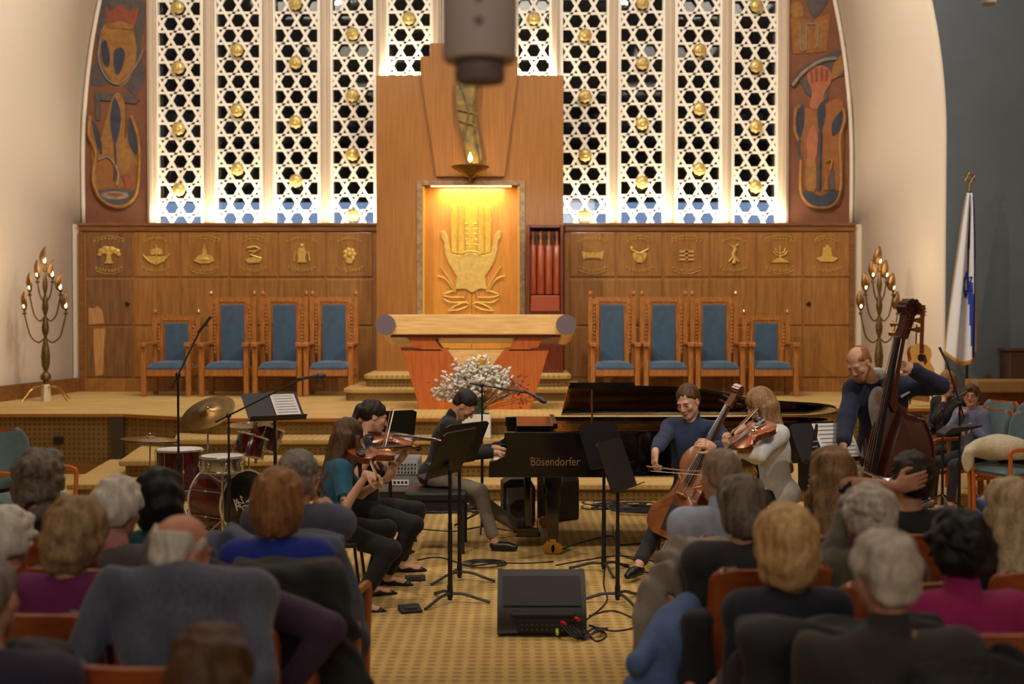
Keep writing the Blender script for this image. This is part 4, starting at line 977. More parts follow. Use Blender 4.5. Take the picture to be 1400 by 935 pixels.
for x, z in ((.11, .095), (.19, .12)): MB().cyl((x, -.02, z), (x+.03, -.07, z-.004), .010, 8).build('plug', mat('red_plug', (190, 30, 34), .5), mo)
m = MB()
for k in range(4): m.tube(spline([(.12+k*.02, -.07, .08), (.18+k*.02, -.13, .03), (.26, -.10+k*.02, .012), (.33+.02*k, -.02, .05), (.36, .05+.03*k, .012)], 5), .005, 6)
m.build('lead', M['black'], mo, smooth=True)
# ---------------------------------------------------------------- amplifier, small speakers
am = empty('amplifier', (X(545, 11.4), 11.4, 0), 0, 'grey mixer amplifier standing behind the violinists', 'amplifier')
MB().box(-.19, .19, 0, .3, .30, .62).build('cabinet', mat('amp_grey', (120, 124, 136), .5), am, bev=.02)
MB().box(-.17, .17, -.012, 0, .47, .60).build('panel', mat('amp_panel', (176, 178, 186), .4), am)
for r_ in range(3):
    for k in range(11): MB().cyl((-.15+k*.03, -.012, .49+.035*r_), (-.15+k*.03, -.028, .49+.035*r_), .009, 8).build('knob', M['black'], am)
MB().box(-.10, .09, -.010, 0, .37, .42).build('name_plate', mat('white_plate', (225, 228, 235), .5), am)
for k in range(5): MB().box(-.085+k*.035, -.062+k*.035, -.013, -.010, .382, .408).build('plate_letter', M['black'], am)
MB().box(-.18, .18, .02, .28, 0, .30).build('stand_case', M['black'], am, bev=.01)
def small_speaker(px, Y, label, face, h=.42, w=.32, col='speaker_black'):
    r = empty('loudspeaker', (X(px, Y), Y, 0), face, label, 'loudspeaker')
    pr = [(-w/2, .005), (-w/2+.02, 0), (w/2-.02, 0), (w/2, .005), (w/2, h*.8), (w/2-.05, h), (-w/2+.07, h), (-w/2, h*.9)]
    MB().prism(pr, -.13, .15).build('cabinet', M['black'], r, bev=.012)
    MB().box(-w/2+.03, w/2-.03, -.142, -.131, .03, h*.8).build('grille', mat('silver_grille', (128, 128, 138), .5, bump=.8, bscale=300) if col == 'grille' else cs, r, bev=.004)
    MB().lathe([(.09, 0), (.085, -.006), (.03, .0)], (0, -.143, h*.35), 20, 'y').build('cone', M['greymetal'] if col == 'grille' else mat('speaker_ring', (60, 62, 68), .5), r, smooth=True)
    return r
small_speaker(708, 11.6, 'grey-fronted speaker on the carpet under the piano', .1, .42, .30, 'grille')
small_speaker(762, 11.75, 'round-shouldered black speaker behind the piano leg', -.9, .46, .30)
# ---------------------------------------------------------------- stands
def music_stand(px, py, label, top, tilt, face, desk=(.50, .34), paper=None, base=True):
    """px,py: where the pole meets the floor; top: height of the desk's middle; face: heading of the desk front; tilt back in degrees"""
    Y = F*1.93/(py-431); r = empty('music_stand', (X(px, Y), Y, 0), face, label, 'music stand')
    for k in range(3):
        t = PI/2+k*2*PI/3+.35; c, s = math.cos(t), math.sin(t)
        MB().tube(spline([(c*.015, s*.015, .065), (c*.10, s*.10, .06), (c*.20, s*.20, .03), (c*.27, s*.27, .011)], 4), .011, 8).build('foot', M['greymetal'], r, smooth=True)
    MB().cyl((0, 0, .04), (0, 0, top-.05), .0125, 10).cyl((0, 0, .04), (0, 0, .12), .02, 10).cyl((0, 0, .02), (0, 0, top*.55), .016, 10).build('pole', M['blackmetal'], r, smooth=True)
    MB().cyl((-.03, 0, top-.06), (.03, 0, top-.06), .018, 10).cyl((0, 0, top-.09), (0, 0, top-.03), .017, 10).build('hinge', M['greymetal'], r, smooth=True)
    a = math.radians(tilt); ca, sa = math.cos(a), math.sin(a); w, h = desk
    def q(x, y, z): return (x, y*ca+z*sa, top-.04+z*ca-y*sa)
    P = [(-w/2, -.018, -.10), (w/2, -.018, -.10), (w/2, -.018, h-.12), (w/2-.04, -.018, h-.10), (-w/2+.04, -.018, h-.10), (-w/2, -.018, h-.12)]
    m = MB(); n = 6; m.add([q(*p) for p in P]+[q(p[0], p[1]+.006, p[2]) for p in P], [tuple(range(n)), tuple(range(11, 5, -1))]+[(i, (i+1) % n, n+(i+1) % n, n+i) for i in range(n)])
    m.build('desk', M['blackmetal'], r)
    V = [(-w/2, -.018, -.10), (w/2, -.018, -.10), (w/2, -.08, -.10), (-w/2, -.08, -.10)]
    MB().add([q(*p) for p in V]+[q(p[0], p[1], p[2]-.006) for p in V], [(0, 1, 2, 3), (7, 6, 5, 4), (0, 4, 5, 1), (1, 5, 6, 2), (2, 6, 7, 3), (3, 7, 4, 0)]).build('shelf', M['blackmetal'], r)
    if paper:
        x0, x1 = paper; pm = mat('sheet_paper', (214, 212, 214), .8)
        sh = MB().add([q(x0, -.028, -.09), (q(x1, -.028, -.09)), q(x1, -.026, .21), q(x0, -.026, .21)], [(0, 1, 2, 3)]).build('sheet_music', pm, solid=.003)
        sh.matrix_world = Matrix.Translation(r.location) @ Matrix.Rotation(face, 4, 'Z')
        tag(sh, 'white sheet of printed music on '+('the stand beside the long-haired violist' if px > 900 else 'the stand by the drum kit'), 'sheet music')
        for k in range(8):
            z = .19-k*.034
            for j in range(3):
                MB().add([q(x0+.02, -.0305, z-j*.004), q(x1-.02, -.0305, z-j*.004), q(x1-.02, -.0305, z-j*.004-.0016), q(x0+.02, -.0305, z-j*.004-.0016)], [(0, 1, 2, 3)]).build('staff_line', mat('ink', (60, 60, 66), .8), sh)
    return r
music_stand(615, 826, 'tall black music stand nearest the camera, its desk edge-on before the pianist', .98, 25, -2.0, (.5, .34))
music_stand(628, 795, 'black music stand just behind the front one, left of centre', .97, 25, -2.2, (.5, .34))
music_stand(845, 826, 'right of two overlapping black music stands before the piano', .90, 20, 1.15, (.5, .34))
music_stand(826, 783, 'left of two overlapping black music stands before the piano', .93, 20, .9, (.5, .34))
music_stand(1128, 800, 'black music stand holding sheet music, right of the violist', 1.0, 36, .35, (.46, .32), (-.04, .27))
music_stand(533, 752, 'black music stand behind the two violinists', .99, 15, -2.6, (.46, .30))
music_stand(375, 736, 'black music stand with white sheet music by the drums', 1.12, 50, .5, (.5, .34), (.0, .22))
def mic_stand(px, py, label, h, boom=None, mic='long', tripod=True, spread=.3):
    """boom = (dx, dy, dz) from the clutch to the microphone"""
    Y = F*1.93/(py-431); r = empty('microphone_stand', (X(px, Y), Y, 0), 0, label, 'microphone stand')
    if tripod:
        for k in range(3):
            t = .5+k*2*PI/3; MB().tube([(0, 0, .17), (math.cos(t)*spread, math.sin(t)*spread, .012)], .009, 8).build('leg', M['blackmetal'], r, smooth=True)
    else: MB().lathe([(.13, 0), (.13, .012), (.03, .03), (.015, .05)], n=24).build('base', M['blackmetal'], r, smooth=True)
    MB().cyl((0, 0, .03), (0, 0, h*.55), .014, 10).cyl((0, 0, h*.5), (0, 0, h), .009, 10).lathe([(.018, h*.53), (.02, h*.55), (.016, h*.58)], n=10).build('pole', M['blackmetal'], r, smooth=True)
    tip = Vector((0, 0, h)); d = Vector((0, 0, 1))
    if boom:
        b = Vector(boom); d = b.normalized(); back = tip-d*.12
        MB().cyl(back, tip+b, .0075, 8).build('boom', M['greymetal'] if px < 300 else M['blackmetal'], r, smooth=True)
        MB().ball(tip, .022, 8).build('clutch', M['blackmetal'], r, smooth=True); tip = tip+b
    dd = (d+Vector((0, 0, -.35))).normalized() if boom else Vector((-.6, -.5, .4)).normalized()
    mb = MB()
    if mic == 'pencil': mb.cyl(tip-dd*.03, tip+dd*.13, .011, 12); mm = M['greymetal']
    else: mb.tube([tip-dd*.05, tip+dd*.10, tip+dd*.115, tip+dd*.15, tip+dd*.18], [.011, .015, .024, .026, .012], 12); mm = M['greymetal']
    mo_ = mb.build('microphone', mm, smooth=True); mo_.location = r.location
    tag(mo_, {'pencil': 'slim silver condenser microphone', 'long': 'dark handheld microphone'}[mic]+' held by '+label.replace('tall ', 'the ').replace('black ', '').split(',')[0].replace('the a ', 'a '), 'microphone')
    return r
mic_stand(243, 780, 'tall black microphone stand before the floor tom, boom raised right', 1.48, (.17, .0, .34), 'pencil')
mic_stand(312, 762, 'black microphone stand whose boom reaches over the bass drum', 1.13, (.60, .0, .30), 'long')
mic_stand(659, 725, 'black boom stand aimed at the piano, in front of the flowers', 1.30, (.42, -.15, -.06), 'long')
mic_stand(1313, 742, 'tall microphone stand between bass player and the seated boy', 1.18, (-.10, .05, .36), 'pencil')
mic_stand(1290, 700, 'thin black stand beside the seated woman', 1.0, (.1, -.05, .12), 'pencil')
# small black things on the carpet
def floor_box(px, py, w, d, h, label, nm, rz=0.0):
    Y = F*1.93/(py-431); r = empty(nm, (X(px, Y), Y, 0), rz, label, 'pedal')
    MB().prism([(-d/2, 0), (d/2, 0), (d/2, h), (-d/2, h*.5)], -w/2, w/2, 'yz').build('housing', M['black'], r, bev=.004)
    MB().box(-w*.3, w*.3, -d*.3, d*.1, h*.6, h*.95).build('treadle', M['greymetal'], r, bev=.003); return r
floor_box(560, 838, .14, .12, .04, 'small black pedal on the carpet by the front music stand', 'foot_pedal', .3)
floor_box(567, 795, .15, .07, .035, 'low black box on the carpet beside the black heels', 'foot_pedal', .1)
floor_box(475, 912, .16, .05, .02, 'thin black strip on the carpet beside the hanging coat', 'cable_cover', .05)
# ---------------------------------------------------------------- drum kit
M['redshell'] = mat('red_sparkle_shell', (86, 14, 24), .2, coat=.8, rgb2=(58, 8, 14), vscale=40)
M['head'] = mat('drum_head', (214, 210, 204), .5)
M['cymbal'] = mat('cymbal_bronze', (150, 122, 74), .3, metal=1, rgb2=(122, 98, 60), grain=(1, 1, 30), vscale=6)
def drum(nm, loc, r_, d, axis, label, lugs=8, m=None, frontm=None, rot=None, parent=None):
    m = m or M['redshell']; r = empty(nm, loc, 0, label, 'drum')
    if rot: r.rotation_euler = rot
    MB().lathe([(r_, 0), (r_+.002, .01), (r_+.002, d-.01), (r_, d)], n=40).build('shell', m, r, smooth=True)
    for z, sgn in ((0, -1), (d, 1)):
        MB().lathe([(.001, z+sgn*.004), (r_*.98, z+sgn*.004), (r_, z), (.001, z)], n=40, cap=False).build('head', (frontm if (sgn > 0 and frontm) else M['head']), r, smooth=True)
        MB().tube([((r_+.006)*math.cos(2*PI*k/40), (r_+.006)*math.sin(2*PI*k/40), z-sgn*.004) for k in range(40)], .010, 8, closed=True).build('hoop', M['chrome'] if r_ < .26 else mat('light_hoop', (200, 186, 176), .3, metal=.3), r, smooth=True)
    for k in range(lugs):
        t = 2*PI*(k+.5)/lugs; c, s = math.cos(t)*(r_+.014), math.sin(t)*(r_+.014)
        MB().tube([(c, s, .01), (c, s, d-.01)], .0035, 6).ball((c, s, d*.5), .012, 6, (1, 1, 2)).build('lug', M['chrome'], r, smooth=True)
    return r
bh = mat('black_drum_head', (16, 16, 18), .25, coat=.3)
BD = (X(290, 11.05), 11.05, .30)
bd = drum('bass_drum', BD, .275, .42, 'z', 'large red bass drum with a black front head and white swirl', 8, frontm=bh, rot=(PI/2, 0, PI/2-.62))
lg = MB(); rs = np.random.RandomState(8)
for k in range(9):
    a = rs.uniform(0, 6.28); c = Vector((math.cos(a)*rs.uniform(.03, .10), math.sin(a)*rs.uniform(.03, .10), .428))
    lg.tube(spline([c+Vector((rs.uniform(-.07, .07), rs.uniform(-.07, .07), 0)) for _ in range(4)], 5), .004, 5)
lg.build('head_emblem', mat('white_print', (225, 225, 225), .5), bd)
for sx in (-1, 1): MB().tube([(sx*.20, -.20, .33), (sx*.26, -.285, .36)], .008, 8).build('spur', M['chrome'], bd, smooth=True)
ft = drum('floor_tom', (X(245, 11.3), 11.3, .35), .205, .36, 'z', 'red floor tom on chrome legs left of the bass drum', 8)
for k in range(3):
    t = .4+k*2*PI/3; c, s = math.cos(t), math.sin(t); MB().tube([(c*.225, s*.225, .22), (c*.225, s*.225, -.30), (c*.25, s*.25, -.34)], .007, 8).build('leg', M['chrome'], ft, smooth=True)
drum('snare_drum', (X(303, 10.6), 10.6, .60), .178, .13, 'z', 'shallow chrome snare drum behind the bass drum', 8, M['chrome'])
sst = empty('snare_stand', (X(303, 10.6), 10.6, 0), 0, 'chrome tripod stand holding the snare drum', 'stand')
MB().cyl((0, 0, .08), (0, 0, .56), .011, 8).build('pole', M['chrome'], sst)
for k in range(3):
    t = .9+k*2*PI/3; MB().tube([(0, 0, .18), (math.cos(t)*.2, math.sin(t)*.2, .008)], .008, 6).build('leg', M['chrome'], sst)
    MB().tube([(0, 0, .5), (math.cos(t)*.16, math.sin(t)*.16, .595)], .007, 6).build('basket_arm', M['chrome'], sst)
drum('rack_tom', (X(338, 11.2), 11.2, .66), .13, .19, 'z', 'small red rack tom, left one of the pair above the bass drum', 6, rot=(-.2, .25, 0))
drum('rack_tom', (X(356, 11.5), 11.5, .70), .145, .22, 'z', 'small red rack tom, right one of the pair above the bass drum', 6, rot=(-.15, .35, 0))
tmnt = MB().tube([(X(348, 11.25), 11.28, .58), (X(348, 11.25), 11.32, .74), (X(348, 11.25), 11.35, .80)], .014, 8).tube([(X(338, 11.2)+.12, 11.28, .74), (X(356, 11.5)-.13, 11.42, .78)], .01, 8).build('tom_mount', M['chrome'], smooth=True)
tag(tmnt, 'chrome tom holder rising between the two rack toms', 'drum hardware')
def cymbal(px, py, Y, r_, tilt, label, second=False, base_y=None):
    p = at(px, py, Y); r = empty('cymbal_stand', (p.x, p.y, 0), 0, 'chrome stand under the '+label, 'stand')
    MB().cyl((0, 0, .1), (0, 0, p.z*.5), .013, 8).cyl((0, 0, p.z*.45), (0, 0, p.z+.03), .008, 8).lathe([(.02, p.z*.47), (.022, p.z*.5), (.014, p.z*.53)], n=10).build('pole', M['chrome'], r, smooth=True)
    for k in range(3):
        t = 1.2+k*2*PI/3; MB().tube([(0, 0, .30), (math.cos(t)*.27, math.sin(t)*.27, .01)], .008, 6).build('leg', M['chrome'], r, smooth=True)
    for j in range(2 if second else 1):
        c = MB(); s = -1 if j else 1
        c.lathe([(.006, .026*s), (.03, .022*s), (.05, .008*s), (r_*.6, 0.002*s), (r_, -.012*s), (r_, -.014*s), (r_*.6, -.001*s), (.05, .004*s), (.006, .022*s)], n=40, cap=False)
        o = c.build('cymbal', M['cymbal'], smooth=True); o.location = (p.x, p.y, p.z-(.035*j)); o.rotation_euler = tilt
        tag(o, label if not j else label.replace('upper', 'lower'), 'cymbal')
    MB().ball((0, 0, p.z+.035), .014, 6).cyl((0, 0, p.z+.02), (0, 0, p.z+.06), .006, 6).build('wing_nut', M['chrome'], r, smooth=True)
cymbal(284, 563, 10.9, .245, (.55, -.25, 0), 'largest bronze cymbal, tilted above the floor tom')
cymbal(340, 579, 11.6, .20, (.08, 0, 0), 'flat bronze cymbal above the rack toms')
cymbal(378, 567, 11.3, .20, (.2, -.4, 0), 'golden tilted cymbal beside the drummer\'s sheet music')
cymbal(205, 599, 10.9, .25, (-.02, .05, 0), 'upper bronze hi-hat cymbal left of the floor tom', True)
th_ = empty('drum_throne', (X(272, 12.0), 12.0, 0), 0, 'round black drum stool behind the kit', 'stool')
MB().lathe([(.15, .42), (.17, .44), (.17, .49), (.14, .51)], n=24).build('seat', M['black'], th_, smooth=True); MB().cyl((0, 0, .1), (0, 0, .42), .02, 8).build('pole', M['chrome'], th_)
for k in range(3): t = k*2*PI/3; MB().tube([(0, 0, .22), (math.cos(t)*.22, math.sin(t)*.22, .01)], .01, 6).build('leg', M['chrome'], th_)
kp = empty('kick_pedal', (X(262, 10.65), 10.65, 0), .6, 'silver kick pedal in front of the bass drum', 'pedal')
MB().box(-.05, .05, -.15, .15, 0, .02).bar((0, -.14, .03), (0, .12, .09), .08, .012).build('footboard', M['chrome'], kp, bev=.003); MB().tube([(0, .13, .02), (0, .13, .2), (0, .2, .26)], .008, 8).build('beater', M['chrome'], kp)
# ---------------------------------------------------------------- bowed instruments
def frame3(axis, normal):
    z = Vector(axis).normalized(); y = -Vector(normal); y = (y-z*y.dot(z)).normalized(); x = y.cross(z).normalized()
    return Matrix((x, y, z)).transposed()
HALF = [(.0, .0), (.14, .008), (.245, .07), (.275, .18), (.25, .29), (.185, .365), (.205, .385), (.165, .42), (.148, .5), (.155, .58), (.195, .635), (.175, .65), (.215, .72), (.225, .82), (.185, .92), (.10, .985), (.0, 1.0)]
def fiddle(nm, Lb, rib, total, loc, axis, normal, label, cat, wood, wood2, bass=False, endpin=0.0):
    """front faces -Y, scroll along +Z, origin at the bottom of the body"""
    r = empty(nm, loc, 0, label, cat); r.rotation_euler = frame3(axis, normal).to_euler()
    half = HALF if not bass else [(.0, .0), (.16, .005), (.27, .06), (.30, .17), (.27, .29), (.20, .37), (.215, .39), (.18, .43), (.165, .5), (.17, .57), (.20, .62), (.19, .635), (.215, .70), (.205, .79), (.14, .90), (.06, .98), (.0, 1.0)]
    hp = hull2(half+[(-a, b) for a, b in half[::-1][1:-1]], 3); P = [(a*Lb, b*Lb) for a, b in hp]
    inn = [(a*.955, (b-.5*Lb)*.965+.5*Lb) for a, b in P]
    MB().prism(inn, -rib/2+.004*Lb, rib/2-.004*Lb).build('ribs', wood2, r, smooth=True)
    def plate(y, s):
        n = len(P); m = MB(); c = [(0, Lb*.5)]; rings = [(1.0, 0), (1.0, .010), (.93, .016), (.7, .032), (.35, .045), (.02, .05)]; vs = []
        for f, h in rings: vs += [(a*f, y+s*h*Lb, (b-.5*Lb)*f+.5*Lb) for a, b in P]
        fs = [(k*n+i, k*n+(i+1) % n, (k+1)*n+(i+1) % n, (k+1)*n+i) for k in range(len(rings)-1) for i in range(n)]+[tuple((len(rings)-1)*n+i for i in range(n)), tuple(range(n))[::-1]]
        return m.add(vs, fs)
    fp = plate(-rib/2, -1).build('front_plate', wood, r, smooth=True); plate(rib/2, 1).build('back_plate', wood2, r, smooth=True)
    yt = -rib/2-.05*Lb
    for sx in (-1, 1):
        MB().tube(spline([(sx*.075*Lb, yt+.012*Lb, .56*Lb), (sx*.095*Lb, yt+.014*Lb, .53*Lb), (sx*.10*Lb, yt+.018*Lb, .46*Lb), (sx*.125*Lb, yt+.026*Lb, .40*Lb), (sx*.135*Lb, yt+.028*Lb, .38*Lb)], 4), .006*Lb, 6).build('sound_hole', M['black'], fp)
    ny = yt-.02*Lb; nl = (total-Lb)
    eb = mat('ebony', (20, 17, 16), .35)
    MB().prism([(-.035*Lb, .56*Lb), (.035*Lb, .56*Lb), (.022*Lb, Lb+nl*.66), (-.022*Lb, Lb+nl*.66)], ny-.022*Lb, ny-.006*Lb).build('fingerboard', eb, r, bev=.004*Lb)
    MB().tube([(0, -rib*.2, .97*Lb), (0, ny+.03*Lb, Lb*1.03), (0, ny+.02*Lb, Lb+nl*.35), (0, ny+.018*Lb, Lb+nl*.66)], [.05*Lb, .038*Lb, .028*Lb, .026*Lb], 10).build('neck', wood2, r, smooth=True)
    hd = MB(); z1 = Lb+nl*.66
    hd.prism([(ny-.02*Lb, z1), (ny+.04*Lb, z1), (ny+.065*Lb, z1+nl*.2), (ny+.06*Lb, z1+nl*.26), (ny+.0*Lb, z1+nl*.24), (ny-.0*Lb, z1+nl*.12)], -.032*Lb, .032*Lb, 'yz')
    for k in range(14):
        a = k*.62; rr = .055*Lb*(1-k/17); hd.cyl((-.04*Lb-.0*k, ny+.03*Lb+math.cos(a)*rr, z1+nl*.29+math.sin(a)*rr), (.04*Lb, ny+.03*Lb+math.cos(a)*rr, z1+nl*.29+math.sin(a)*rr), .022*Lb, 8)
    hd.build('scroll', wood2 if not bass else wood2, r, smooth=True)
    for k in range(4):
        sx = 1 if k % 2 else -1; z = z1+nl*(.05+.045*k); MB().tube([(0, ny+.03*Lb, z), (sx*.06*Lb, ny+.03*Lb, z), (sx*.085*Lb, ny+.03*Lb, z), (sx*.12*Lb, ny+.03*Lb, z)], [.008*Lb, .008*Lb, .012*Lb, .020*Lb], 8).build('peg', eb if not bass else M['brass'], r, smooth=True)
    b_ = MB().prism([(-.055*Lb, .005), (-.02*Lb, .02*Lb), (.02*Lb, .02*Lb), (.055*Lb, .005), (.045*Lb, .075*Lb), (0, .09*Lb), (-.045*Lb, .075*Lb)], .43*Lb, .442*Lb, 'xy').build('bridge', mat('maple_bridge', (206, 168, 112), .5), r)
    b_.data.transform(Matrix(((1, 0, 0, 0), (0, -1, 0, yt+.012*Lb), (0, 0, 1, 0), (0, 0, 0, 1))))
    MB().prism([(-.022*Lb, .05*Lb), (.022*Lb, .05*Lb), (.045*Lb, .30*Lb), (.03*Lb, .325*Lb), (-.03*Lb, .325*Lb), (-.045*Lb, .30*Lb)], yt-.045*Lb, yt-.03*Lb).build('tailpiece', eb, r, bev=.004*Lb)
    for k in range(4):
        x = (k-1.5)*.017*Lb; MB().tube([(x*1.2, yt-.04*Lb, .32*Lb), (x*1.5, yt-.078*Lb, .436*Lb), (x*.6, ny-.028*Lb, z1), (x*.4, ny+.02*Lb, z1+.03*Lb)], max(.0007, .0022*Lb), 5).build('string', M['chrome'], r)
    if endpin: MB().cyl((0, 0, .0), (0, 0, -endpin), .006, 8).build('endpin', M['chrome'], r)
    elif not bass: MB().ball((.12*Lb, yt+.0*Lb, .09*Lb), .11*Lb, 8, (1, .35, .8)).build('chin_rest', eb, r, smooth=True)
    return r
def bow(a, b, label, hair=(0, 0, -1), cello=False):
    a = Vector(a); b = Vector(b); d = (b-a); h = Vector(hair)*(.018 if not cello else .024)
    r = empty('bow', a, 0, label, 'bow')
    MB().tube([Vector((0, 0, 0))-h, d*.5-h*.55, d-h], [.0055, .005, .0035], 8).build('stick', mat('bow_wood', (150, 92, 52), .4), r, smooth=True)
    MB().bar(d*.06+h*.3, d*.985+h*.3, .008, .002).build('bow_hair', mat('bow_hair', (224, 218, 204), .6), r)
    MB().bar(d*.02, d*.06, .012, .026).build('frog', mat('ebony', (20, 17, 16), .35), r, bev=.002); MB().bar(d*.975, d*1.0, .006, .03).build('tip', mat('white_tip', (220, 216, 206), .5), r)
    return r
vw = mat('violin_orange', (170, 92, 40), .25, rgb2=(130, 62, 26), vscale=10, coat=.6); vw2 = mat('violin_brown', (128, 62, 28), .25, rgb2=(92, 42, 20), vscale=12, coat=.6)
cw1 = mat('cello_amber', (150, 92, 48), .3, rgb2=(112, 62, 32), vscale=5, coat=.5); cw2 = mat('cello_brown', (112, 62, 32), .3, rgb2=(84, 44, 22), vscale=5, coat=.5)
bw1 = mat('bass_maroon', (74, 32, 26), .25, rgb2=(50, 22, 20), vscale=4, coat=.7); bw2 = mat('bass_maroon_side', (70, 30, 26), .22, rgb2=(46, 20, 18), vscale=4, coat=.8)
V1 = Vector((X(480, 8.10), 8.12, 1.005)); V1a = Vector((.66, .72, -.02)); fiddle('violin', .356, .032, .595, V1, V1a, (.1, -.28, .95), 'reddish violin held by the violinist in the blue-green blouse', 'violin', vw, vw2)
V2 = Vector((X(498, 9.0), 9.0, 1.045)); V2a = Vector((.96, .22, -.12)); fiddle('violin', .356, .032, .595, V2, V2a, (.1, -.42, .9), 'orange-brown violin held by the dark-haired violinist behind', 'violin', vw, vw2)
VA = Vector((X(1050, 9.1), 9.08, 1.14)); VAa = Vector((-.70, -.56, -.40)); fiddle('viola', .41, .036, .67, VA, VAa, (-.25, -.45, .85), 'orange viola held by the long-haired player in the pale sweater', 'viola', vw, vw2)
CE = Vector((X(913, 9.05), 9.05, .29)); CEa = Vector((.62, .26, 1.10)); fiddle('cello', .755, .125, 1.24, CE, CEa, (-.62, -.78, .2), 'amber cello held between the knees of the man in the blue shirt', 'cello', cw1, cw2, endpin=.31)
DB = Vector((X(1199, 8.60), 8.60, .16)); DBa = Vector((.37, .12, 1.80)); fiddle('double_bass', 1.13, .20, 1.86, DB, DBa, (-.90, -.40, .2), 'dark red double bass played by the standing man in the navy suit', 'double bass', bw1, bw2, bass=True, endpin=.16)
bow(at(517, 657, 7.86), at(492, 598, 8.45), 'bow held by the violinist in the blue-green blouse')
bow(at(520, 634, 8.80), at(538, 558, 9.1), 'bow held by the dark-haired violinist behind', (1, 0, 0))
bow(at(1000, 596, 8.9), at(1047, 546, 9.3), 'bow crossing the orange viola')
bow(at(884, 642, 8.95), at(985, 650, 8.85), 'long bow drawn across the amber cello', cello=True)
# guitar on its stand, on the stage
GY = 16.3
gt = empty('acoustic_guitar', (X(1256, GY), GY, 1.06), 0, 'honey acoustic guitar on a stand behind the double bass', 'guitar'); gt.rotation_euler = (-.18, .12, .15)
gh = [(0, 0), (.13, .01), (.195, .09), (.19, .18), (.135, .26), (.13, .29), (.15, .37), (.135, .44), (.07, .49), (0, .495)]
gp = hull2(gh+[(-a, b) for a, b in gh[::-1][1:-1]], 3)
MB().prism(gp, -.045, .05).build('body_sides', vw2, gt, smooth=True)
gf = MB().prism(gp, -.05, -.045).build('front_plate', mat('spruce', (222, 168, 88), .3, coat=.5), gt)
MB().lathe([(.05, 0), (.05, -.002), (.001, -.002)], (0, -.051, .31), 24, 'y').build('sound_hole', M['black'], gf)
MB().prism([(-.02, .35), (.06, .22), (.09, .28), (.06, .36)], -.053, -.0505).build('pick_guard', M['darkwood'], gf)
MB().box(-.026, .026, -.062, -.045, .37, .86).build('neck', M['darkwood'], gt); MB().prism([(-.03, .86), (.03, .86), (.038, 1.02), (-.038, 1.02)], -.06, -.042).build('headstock', M['darkwood'], gt)
MB().box(-.06, .06, -.056, -.05, .13, .155).build('bridge', M['darkwood'], gt)
for k in range(6): MB().ball(((-1 if k < 3 else 1)*.05, -.05, .89+.045*(k % 3)), .012, 6).build('peg', M['chrome'], gt)
gs = empty('guitar_stand', (X(1256, GY), GY+.12, .73), 0, 'black folding stand under the acoustic guitar', 'stand')
for a, b in (((0, 0, .75), (-.22, -.15, .01)), ((0, 0, .75), (.22, -.15, .01)), ((0, 0, .75), (0, .22, .01)), ((-.12, -.08, .32), (-.12, -.22, .32)), ((.12, -.08, .32), (.12, -.22, .32)), ((-.14, -.08, .32), (.14, -.08, .32)), ((0, 0, .7), (.02, .02, 1.08))): MB().tube([a, b], .011, 8).build('tube', M['black'], gs)
# trumpet-like brass instrument on the stand's foot by the bass player, and a clarinet on its peg
tr_ = empty('trumpet', (X(1180, 8.0), 8.0, .93), 0, 'silver trumpet resting by the foot of the double bass', 'trumpet'); tr_.rotation_euler = (0, .42, .1); tr_.scale = (.85, .85, .85)
MB().lathe([(.062, .25), (.045, .235), (.025, .20), (.012, .12), (.008, -.20), (.008, -.22)], n=18, axis='x', cap=False).build('bell', M['chrome'], tr_, smooth=True)
MB().tube(spline([(-.2, 0, -.0), (-.24, 0, -.03), (-.2, 0, -.06), (.08, 0, -.06), (.12, 0, -.03), (.08, 0, 0)], 5), .007, 8).build('tuning_slide', M['chrome'], tr_, smooth=True)
for k in range(3): MB().cyl((-.06+k*.03, 0, -.10), (-.06+k*.03, 0, .03), .011, 10).build('valve', M['chrome'], tr_, smooth=True)
MB().tube([(-.22, 0, 0), (-.27, 0, 0), (-.285, 0, 0)], [.006, .006, .012], 8).build('mouthpiece', M['chrome'], tr_, smooth=True)
ts_ = MB().cyl((0, 0, 0), (0, 0, .90), .008, 8).lathe([(.10, 0), (.09, .015), (.01, .02)], n=20).build('trumpet_stand', M['blackmetal']); ts_.location = (X(1180, 8.0)-.02, 8.0, 0); tag(ts_, 'thin black peg stand holding the silver trumpet', 'stand')
cl_ = empty('clarinet', (X(1102, 8.5), 8.5, .55), 0, 'black clarinet with silver keys standing beside the violist\'s chair', 'clarinet'); cl_.rotation_euler = (0, .12, 0)
MB().lathe([(.035, 0), (.018, .06), (.014, .12), (.014, .58), (.009, .64)], n=14).build('body', M['black'], cl_, smooth=True)
for k in range(12): MB().tube([(-.014, -.016, .10+k*.038), (.02, -.020, .11+k*.038)], .005, 6).build('key', M['chrome'], cl_)
MB().cyl((0, 0, -.55), (0, 0, .02), .01, 8).lathe([(.1, -.55), (.09, -.53), (.01, -.52)], n=16).build('peg_stand', M['black'], cl_)
